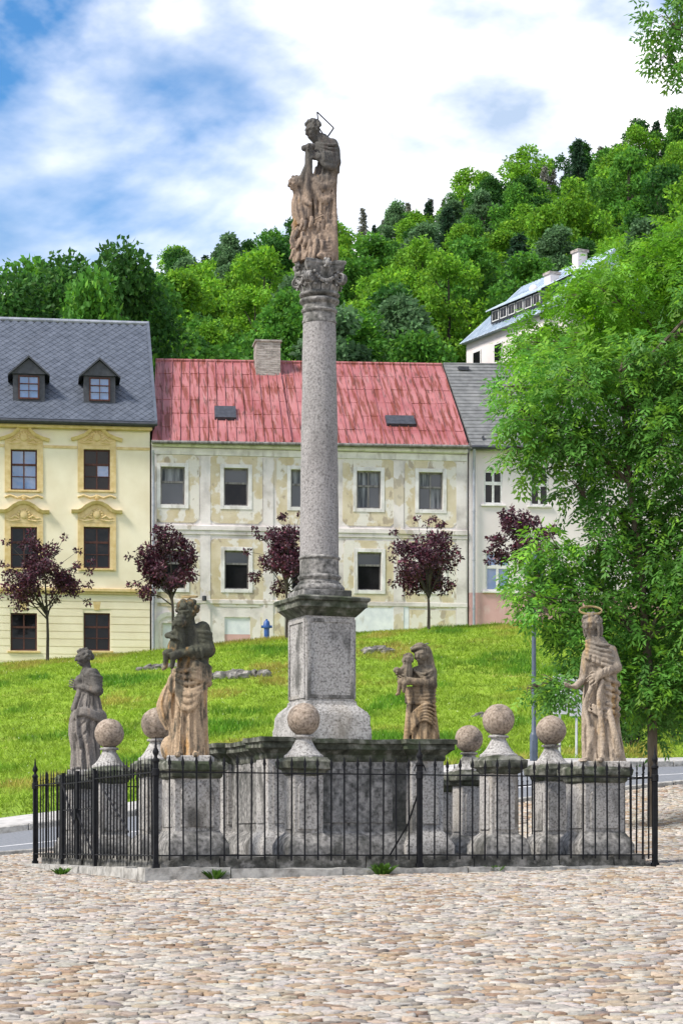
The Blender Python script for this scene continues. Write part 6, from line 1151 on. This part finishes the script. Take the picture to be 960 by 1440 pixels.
for k, (x, w_, z0, z1) in enumerate(((-0.22, 0.27, 1.02, 1.85), (0.16, 0.27, 0.98, 1.80))):
    b = MB(); b.tube([(x, 0, -0.3), (x, 0, z1+0.05)], 0.028, 8); pp = b.build('post', 'galvanised', sn); b = MB(); b.box(x-w_*0.62, x+w_*0.62, -0.05, -0.032, z0, z1); b.build('sign_plate', 'galvanised', sn, bevel=0.006)
# ------------------------------------------------------------------ vegetation
nmat('leaf', [(0.35, g(0.8)), (0.65, g(1.15))], 1.5, 0.55, attr='col', trans=0.45, spec=0.35)
nmat('leaf_far', [(0.35, g(0.8)), (0.65, g(1.15))], 0.25, 0.65, attr='col', trans=0.40, spec=0.25)
nmat('leaf_purple', [(0.35, g(0.75)), (0.65, g(1.25))], 2.0, 0.5, attr='col', trans=0.2, spec=0.4)
def leaf_quads(c, axis, side, ln, wd):
    """kite-shaped leaves: c base point, axis and side unit vectors"""
    ln = ln[:, None]; wd = wd[:, None]
    v = np.stack([c, c + axis*ln*0.45 + side*wd*0.5, c + axis*ln, c + axis*ln*0.45 - side*wd*0.5], 1)
    return v.reshape(-1, 3), np.arange(len(c)*4).reshape(-1, 4)
def unit(v): return v/np.maximum(np.linalg.norm(v, axis=-1, keepdims=True), 1e-9)
def crown(lumps, per_area, ln, wd, colour, r, var=0.3, droop=0.3, shell=0.55, tint=None):
    """lumps (x,y,z,rad); leaves spread through each lump, denser towards its skin"""
    cs, ax, sd, cl = [], [], [], []; cl0 = np.array(colour)
    for (x, y, z, rad) in lumps:
        n = max(20, int(per_area*rad*rad)); d = unit(r.normal(size=(n, 3))); q = (shell + (1-shell)*r.random(n)**0.6)[:, None]
        c = np.array([x, y, z]) + d*rad*q*np.array([1, 1, 0.82])*r.uniform(0.75, 1.12, (n, 1)); a = unit(d*0.6 + r.normal(size=(n, 3))*0.7 + np.array([0, 0, -droop])); s = unit(np.cross(a, r.normal(size=(n, 3))))
        t = r.uniform(1-var, 1+var, (n, 1))*r.uniform(0.8, 1.2); k = cl0*t
        if tint is not None: m = r.random((n, 1)) < 0.25; k = np.where(m, k*np.array(tint), k)
        cs.append(c); ax.append(a); sd.append(s); cl.append(k)
    c, a, s, k = map(np.concatenate, (cs, ax, sd, cl)); n = len(c)
    v, f = leaf_quads(c, a, s, ln*r.uniform(0.6, 1.3, n), wd*r.uniform(0.6, 1.3, n)); return v, f, np.repeat(k, 4, 0)
def broadleaf(seed, h, rad, colour, tint=(1.5, 1.25, 0.8), cnt=8500, ls=0.78):
    r = np.random.default_rng(seed); lumps = []
    for i in range(36):
        t = r.random(); zz = h*(0.22 + 0.72*t); rr = rad*math.sin(math.pi*min(1, 0.18 + 0.80*t))**0.7*r.uniform(0.3, 1.1); a = r.random()*6.283
        lumps.append((rr*math.cos(a)*0.9, rr*math.sin(a)*0.9, zz + r.uniform(-0.05, 0.05)*h, rad*r.uniform(0.16, 0.36)))
    lumps.append((0, 0, h*0.92, rad*0.34))
    v, f, c = crown(lumps, cnt/(26*(rad*0.34)**2), 0.46*ls, 0.30*ls, colour, r, 0.35, 0.3, 0.5, tint)
    ob = npmesh('crown', v, f, 'leaf_far', None, c); t = MB(); t.tube([(0, 0, -1.0), (0.1, 0, h*0.3), (0, 0.1, h*0.6), (0, 0, h*0.85)], [0.24, 0.2, 0.13, 0.04], 7)
    for i in range(6):
        x, y, z, q = lumps[i*4]; t.tube([(0.05, 0.05, max(h*0.2, z-0.25*h)), (x*0.5, y*0.5, z-0.1*h), (x, y, z)], [0.09, 0.06, 0.02], 5)
    to = t.build('trunk', 'bark_dark', None, smooth=50); me = (ob.data, to.data); bpy.data.objects.remove(ob); bpy.data.objects.remove(to); return me
def conifer(seed, h, rad, colour):
    r = np.random.default_rng(seed); cs, ax, sd, cl = [], [], [], []
    for i in range(24):
        t = i/23; z = h*(0.10 + 0.88*t); rr = rad*(1-t)**0.85 + 0.15; nb = 9
        for b in range(nb):
            a = r.random()*6.283; L_ = rr*r.uniform(0.75, 1.15); n = int(10 + 16*(1-t)); q = r.random(n)
            d = np.array([math.cos(a), math.sin(a), -0.28]); p = np.array([0, 0, z]) + d*L_*q[:, None] + r.normal(0, 0.10, (n, 3)); p[:, 2] += 0.25*L_*q**2
            cs.append(p); ax.append(unit(d + r.normal(0, 0.45, (n, 3)))); sd.append(unit(r.normal(size=(n, 3)))); cl.append(np.array(colour)*r.uniform(0.6, 1.35, (n, 1)))
    c, a, s, k = map(np.concatenate, (cs, ax, sd, cl)); s = unit(np.cross(a, s)); n = len(c); v, f = leaf_quads(c, a, s, 0.5*r.uniform(0.7, 1.3, n), 0.2*r.uniform(0.7, 1.3, n))
    ob = npmesh('crown', v, f, 'leaf_far', None, np.repeat(k, 4, 0)); t = MB(); t.tube([(0, 0, -1), (0, 0, h*0.97)], [0.2, 0.02], 7); to = t.build('trunk', 'bark_dark', None); me = (ob.data, to.data); bpy.data.objects.remove(ob); bpy.data.objects.remove(to); return me
KINDS = {   # kind: (name, label, group, meshes)
    'bright': ('broadleaf_tree', 'bright fresh-green broad-leaved tree on the wooded hillside', [broadleaf(s_, 12, 3.7, (0.15, 0.34, 0.028)) for s_ in (1, 2, 3)]),
    'mid': ('broadleaf_tree', 'mid-green broad-leaved tree on the wooded hillside', [broadleaf(s_, 12, 3.6, (0.085, 0.245, 0.032)) for s_ in (4, 5, 6)]),
    'dark': ('broadleaf_tree', 'dark green broad-leaved tree on the wooded hillside', [broadleaf(s_, 12, 3.5, (0.036, 0.125, 0.022)) for s_ in (7, 8)]),
    'blue': ('birch_tree', 'pale bluish-green narrow tree on the wooded hillside', [broadleaf(s_, 12, 2.7, (0.12, 0.23, 0.10), (1.2, 1.2, 1.1)) for s_ in (9, 10)]),
    'tall': ('broadleaf_tree', 'tall dark tree', [broadleaf(s_, 12, 3.5, (0.040, 0.125, 0.022), cnt=13000, ls=0.58) for s_ in (17, 18)]),
    'spruce': ('spruce_tree', 'dark pointed spruce rising above the wooded hillside', [conifer(s_, 12, 2.4, (0.030, 0.075, 0.036)) for s_ in (11, 12)]),
    'bare': ('conifer_tree', 'grey-brown thin conifer on the ridge skyline', [conifer(13, 12, 2.0, (0.24, 0.25, 0.20))])}
def forest_tree(kind, x, d, h, wscale=1.0, z=None, label=None):
    name, lab, ms = KINDS[kind]; cm, tm = ms[rnd.randrange(len(ms))]; s_ = h/12.0; zz = gz(x, d) if z is None else z
    px = CX + F*x/d
    place_ = 'on the ridge skyline' if d > 286 else 'beside the blue-roofed hillside house' if 615 < px < 830 and d < 215 else 'above the yellow house and its slate roof' if px < 225 else 'above the brick chimney of the red roof' if px < 415 else 'directly behind the column' if px < 500 else 'above the far end of the red roof' if px < 625 else 'high above the grey roof' if px < 800 else 'behind the bright lime tree'
    lab = lab.replace('on the wooded hillside', place_).replace('rising above the wooded hillside', place_).replace('on the ridge skyline', place_)
    t = thing(name, label or lab, 'tree', (x, d, zz-0.2), rnd.uniform(0, 6.28), 'trees on the wooded hillside' if not label else None); t.scale = (s_*wscale, s_*wscale, s_)
    link('crown', cm, t); link('trunk', tm, t); return t
d = 136.0
while d < 304:
    sp = 5.9 + (d-136)*0.009; x = -(0.152*d + 4) + rnd.uniform(0, sp)
    while x < 0.152*d + 4:
        xx, dd = x + rnd.uniform(-1.8, 1.8), d + rnd.uniform(-2.2, 2.2); h = rnd.uniform(7.5, 13.8); kind = rnd.choices(['bright', 'mid', 'dark', 'blue', 'spruce'], [0.40, 0.28, 0.12, 0.11, 0.09])[0]
        if dd > 262: h *= 0.85
        zg = gz(xx, dd); px = CX + F*xx/dd; ptop = HZ - F*(zg + h)/dd; ok = True
        if 612 < px < 815 and dd < 185:
            lim = 520 - max(0, px-690)*0.55 if dd < 182 else 470
            if ptop < lim: h = (HZ - lim)/F*dd - zg
            if h < 3.5 or (dd > 160 and 8 < xx < 18): ok = False
        if px < 240 and dd < 165: ok = False
        if ok: forest_tree(kind, xx, dd, h, rnd.uniform(0.85, 1.3))
        x += sp*rnd.uniform(0.8, 1.25)
    d += sp*1.12
for i in range(60):                         # the ridge
    px = -20 + 1000*(i + rnd.uniform(-0.3, 0.3))/59; dd = rnd.uniform(292, 303); x = (px-CX)/F*dd
    forest_tree(rnd.choices(['spruce', 'bare', 'dark', 'mid'], [0.28, 0.42, 0.08, 0.22])[0], x, dd, rnd.uniform(6.5, 10.5), rnd.uniform(0.7, 1.0))
for (px, ptop, dd, kd) in ((812, 193, 285, 'spruce'), (843, 204, 290, 'bare'), (878, 196, 290, 'bare'), (922, 168, 285, 'spruce'), (690, 247, 270, 'dark'), (765, 232, 285, 'bare'), (322, 322, 255, 'blue'), (570, 403, 205, 'spruce'), (948, 150, 280, 'mid')):
    x = (px-CX)/F*dd; forest_tree(kd, x, dd, max(6, (HZ-ptop)/F*dd - gz(x, dd)), 0.9)
for i, (px, ptop, dd, h_, kd, wsc, lab) in enumerate(((20, 372, 138, 0, 'tall', 0.95, 'tall dark tree behind the slate roof with thin open top'), (95, 347, 142, 0, 'tall', 0.9, 'tall dark full-crowned tree behind the slate roof, between two dormers'), (172, 334, 136, 0, 'tall', 0.85, 'tallest dark tree behind the slate roof of the yellow house'), (215, 385, 150, 0, 'mid', 0.8, 'smaller green tree beside the tall dark trees behind the yellow house'), (55, 360, 150, 0, 'mid', 0.9, 'green tree showing between the tall dark trees behind the yellow house'), (135, 372, 128, 0, 'mid', 0.6, 'lower yellow-green tree in front of the tall dark trees behind the yellow house'))):
    x = (px-CX)/F*dd; z = gz(x, dd); forest_tree(kd, x, dd, (HZ-ptop)/F*dd - z, wsc, label=lab)

# compound-leaved trees near the monument ------------------------------------------------------
def ash(name, label, dd, base_px, trunk_px, clumps, leaf, density, colour, seed, trunk_r, depth_j, tint=(1.7, 1.35, 0.8), yellow=()):
    r = np.random.default_rng(seed); s_ = dd/F; b0 = P(base_px[0], base_px[1], dd); z0 = gz(b0.x, dd); root = thing(name, label, 'tree', (b0.x, dd, z0))
    def loc(x, y): p = P(x, y, dd); return np.array([p.x - b0.x, 0.0, p.z - z0])
    tp = [np.array([0, 0, -0.3])] + [loc(x, y) for x, y in trunk_px]; n = len(tp); t = MB(); t.tube([Vector(p) for p in tp], [trunk_r*(1-0.85*(k/(n-1))) for k in range(n)], 9); t.build('trunk', 'bark', root, smooth=50)
    vs, ks = [], []
    for (x, y, rad, *rest) in clumps:
        c = loc(x, y); c[1] = r.normal(0, depth_j); R_ = rad*s_; best = min(tp[1:], key=lambda p: np.linalg.norm(p-c) + (6 if p[2] > c[2]-0.05*R_ else 0)); mid = (best + c)/2 + np.array([0, 0, 0.12*np.linalg.norm(c-best)])
        lim = MB(); lim.tube([Vector(best), Vector(mid), Vector(c)], [0.008+0.026*min(1, rad/50), 0.006+0.016*min(1, rad/50), 0.006], 6)
        for k in range(5): e = c + unit(r.normal(size=3))*R_*0.85; lim.tube([Vector(c*0.75+mid*0.25), Vector((c+e)/2 + np.array([0, 0, 0.08])), Vector(e)], [0.016, 0.011, 0.005], 4, False)
        lim.build('limb', 'bark', root, smooth=50)
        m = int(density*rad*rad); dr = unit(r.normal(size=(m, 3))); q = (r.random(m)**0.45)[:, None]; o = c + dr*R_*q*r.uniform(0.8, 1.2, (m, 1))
        a = unit(dr*np.array([1, 1, 0.3]) + r.normal(size=(m, 3))*0.5 + np.array([0, 0, -0.35])); sd = unit(np.cross(a, np.array([0, 0, 1.0]) + r.normal(size=(m, 3))*0.4)); nn = unit(np.cross(sd, a))
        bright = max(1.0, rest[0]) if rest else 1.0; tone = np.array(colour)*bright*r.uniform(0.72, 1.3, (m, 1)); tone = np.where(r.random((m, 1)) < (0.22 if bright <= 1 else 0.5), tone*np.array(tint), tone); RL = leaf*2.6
        for j in range(4):
            for e in (-1, 1):
                bp = o + a*RL*(0.25 + 0.2*j) + np.array([0, 0, -1.0])*RL*0.05*j*j*0.5; la = unit(a*0.55 + sd*e*0.8 + np.array([0, 0, -0.25]) + r.normal(size=(m, 3))*0.15); ls = unit(np.cross(la, nn)); 
                v, f = leaf_quads(bp, la, ls, leaf*r.uniform(0.8, 1.2, m), leaf*0.36*r.uniform(0.8, 1.2, m)); vs.append(v); ks.append(np.repeat(tone*r.uniform(0.9, 1.1, (m, 1)), 4, 0))
        bp = o + a*RL; la = unit(a + np.array([0, 0, -0.5])); v, f = leaf_quads(bp, la, sd, leaf*r.uniform(0.8, 1.2, m), leaf*0.36*np.ones(m)); vs.append(v); ks.append(np.repeat(tone, 4, 0))
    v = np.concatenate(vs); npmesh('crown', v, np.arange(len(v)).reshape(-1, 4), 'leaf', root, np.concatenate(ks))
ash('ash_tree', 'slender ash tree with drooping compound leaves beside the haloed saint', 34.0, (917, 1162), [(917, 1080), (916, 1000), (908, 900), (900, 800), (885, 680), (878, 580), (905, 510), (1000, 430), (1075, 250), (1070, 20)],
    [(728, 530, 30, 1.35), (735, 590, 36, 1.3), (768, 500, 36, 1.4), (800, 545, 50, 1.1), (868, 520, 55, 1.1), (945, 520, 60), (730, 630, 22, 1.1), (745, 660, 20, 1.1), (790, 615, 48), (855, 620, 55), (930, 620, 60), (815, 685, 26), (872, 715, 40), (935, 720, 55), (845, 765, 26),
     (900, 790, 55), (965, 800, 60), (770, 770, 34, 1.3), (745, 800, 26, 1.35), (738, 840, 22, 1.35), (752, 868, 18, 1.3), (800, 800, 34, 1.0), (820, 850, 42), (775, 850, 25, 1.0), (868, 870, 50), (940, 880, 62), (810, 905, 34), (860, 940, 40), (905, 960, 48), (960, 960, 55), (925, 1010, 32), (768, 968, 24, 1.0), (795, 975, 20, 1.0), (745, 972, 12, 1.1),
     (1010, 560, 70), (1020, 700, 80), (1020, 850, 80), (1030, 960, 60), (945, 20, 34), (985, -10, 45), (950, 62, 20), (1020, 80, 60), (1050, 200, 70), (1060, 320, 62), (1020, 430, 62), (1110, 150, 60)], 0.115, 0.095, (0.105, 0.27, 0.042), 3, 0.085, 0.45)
ash('lime_tree', 'tall bright yellow-green tree rising behind the ash tree', 62.0, (1000, 1020), [(1000, 900), (985, 700), (960, 520), (940, 430)],
    [(960, 360, 48), (915, 372, 42), (872, 372, 36), (838, 398, 36), (800, 428, 26), (850, 430, 58), (765, 445, 34), (745, 475, 26), (800, 480, 48), (920, 460, 70), (965, 400, 60), (870, 500, 55), (1030, 420, 80), (1000, 540, 80), (735, 500, 20), (940, 560, 50)], 0.16, 0.13, (0.15, 0.36, 0.026), 5, 0.16, 1.3, (1.35, 1.15, 0.8))
def shrub(label, px, py, dd, wpx, hpx, colour, seed):
    s_ = dd/F; p = P(px, py, dd); r = np.random.default_rng(seed); z = gz(p.x, dd); root = thing('shrub', label, 'shrub', (p.x, dd, z), group='shrubs below the ash tree'); W2, H2 = wpx*s_/2, hpx*s_
    lumps = [(r.uniform(-1, 1)*W2*0.75, r.uniform(-0.4, 0.4)*W2, H2*r.uniform(0.15, 0.8), W2*r.uniform(0.3, 0.5)) for _ in range(14)]; v, f, c = crown(lumps, 1500/(14*(W2*0.4)**2)*2.2, 0.13, 0.07, colour, r, 0.4, 0.2, 0.3); npmesh('foliage', v, f, 'leaf', root, c)
    t = MB()
    for q in lumps[:7]: t.tube([(q[0]*0.2, q[1]*0.2, -0.1), (q[0]*0.6, q[1]*0.6, q[2]*0.6), (q[0], q[1], q[2])], [0.03, 0.02, 0.008], 5)
    t.build('stems', 'bark_dark', root)
shrub('dark dense shrub behind the haloed saint below the ash tree', 885, 1048, 54, 90, 105, (0.045, 0.13, 0.022), 1)
shrub('broad dark shrub on the grass edge beside the ash trunk', 950, 1042, 56, 90, 110, (0.06, 0.15, 0.025), 2)
shrub('dark shrub beside the broad shrub, partly out of view', 1010, 1040, 55, 90, 120, (0.035, 0.095, 0.02), 4)

# purple-leaved plum trees along the top of the slope --------------------------------------------
def plum(label, px, pbase, cx, cy, rx, ry, seed, dd=95.5):
    s_ = dd/F; p = P(px, pbase, dd); z = gz(p.x, dd); r = np.random.default_rng(seed); root = thing('plum_tree', label, 'tree', (p.x, dd, z), group='purple-leaved trees along the top of the slope')
    zc = (HZ-cy)*s_ - z; ox = (cx-px)*s_; A, B_ = rx*s_, ry*s_; lumps = []; t = MB(); fork = max(0.8, zc - B_*0.9); t.tube([(0, 0, -0.2), (0.02, 0, fork*0.6), (0, 0, fork), (ox*0.5, 0, zc*0.95)], [0.075, 0.06, 0.05, 0.02], 8)
    for i in range(30):
        a = r.random()*6.283; e = math.asin(r.uniform(-0.85, 1)); q = r.uniform(0.35, 0.95); lumps.append((ox + A*q*math.cos(a)*math.cos(e), A*q*math.sin(a)*math.cos(e), zc + B_*q*math.sin(e), A*r.uniform(0.17, 0.30)))
        if i % 2 == 0: l = lumps[-1]; t.tube([(0, 0, fork*r.uniform(0.95, 1.25)), ((l[0])*0.5, l[1]*0.5, (fork+l[2])*0.5+0.1), l[:3]], [0.035, 0.022, 0.008], 5)
    for i in range(16): a = r.random()*6.283; e = r.uniform(-0.5, 1.4); q = r.uniform(1.0, 1.22); l = (ox + A*q*math.cos(a)*math.cos(e), A*q*math.sin(a)*math.cos(e), zc + B_*q*math.sin(e), A*0.10); lumps.append(l); t.tube([((l[0]+ox)*0.5, l[1]*0.5, (l[2]+zc)*0.5), l[:3]], [0.015, 0.006], 4)
    v, f, c = crown(lumps, 3900/(30*(A*0.2)**2), 0.155, 0.085, (0.055, 0.018, 0.032), r, 0.55, 0.1, 0.25, (2.2, 1.6, 1.6)); npmesh('crown', v, f, 'leaf_purple', root, c); t.build('trunk', 'bark_dark', root, smooth=50)
plum('purple-leaved small tree in front of the yellow house', 67, 936, 60, 812, 60, 62, 21)
plum('purple-leaved small tree where the yellow and the white peeling houses meet', 243, 915, 233, 800, 52, 56, 22)
plum('purple-leaved small tree half hidden by the column shaft', 403, 905, 400, 785, 52, 58, 23)
plum('purple-leaved round tree on a thin bare trunk before the white peeling house', 602, 888, 598, 792, 57, 56, 24)
plum('purple-leaved tree before the pale house with pink base', 742, 884, 733, 765, 50, 50, 25)
def bush(label, px, py, dd, wpx, hpx, colour, seed): shrub(label, px, py, dd, wpx, hpx, colour, seed)
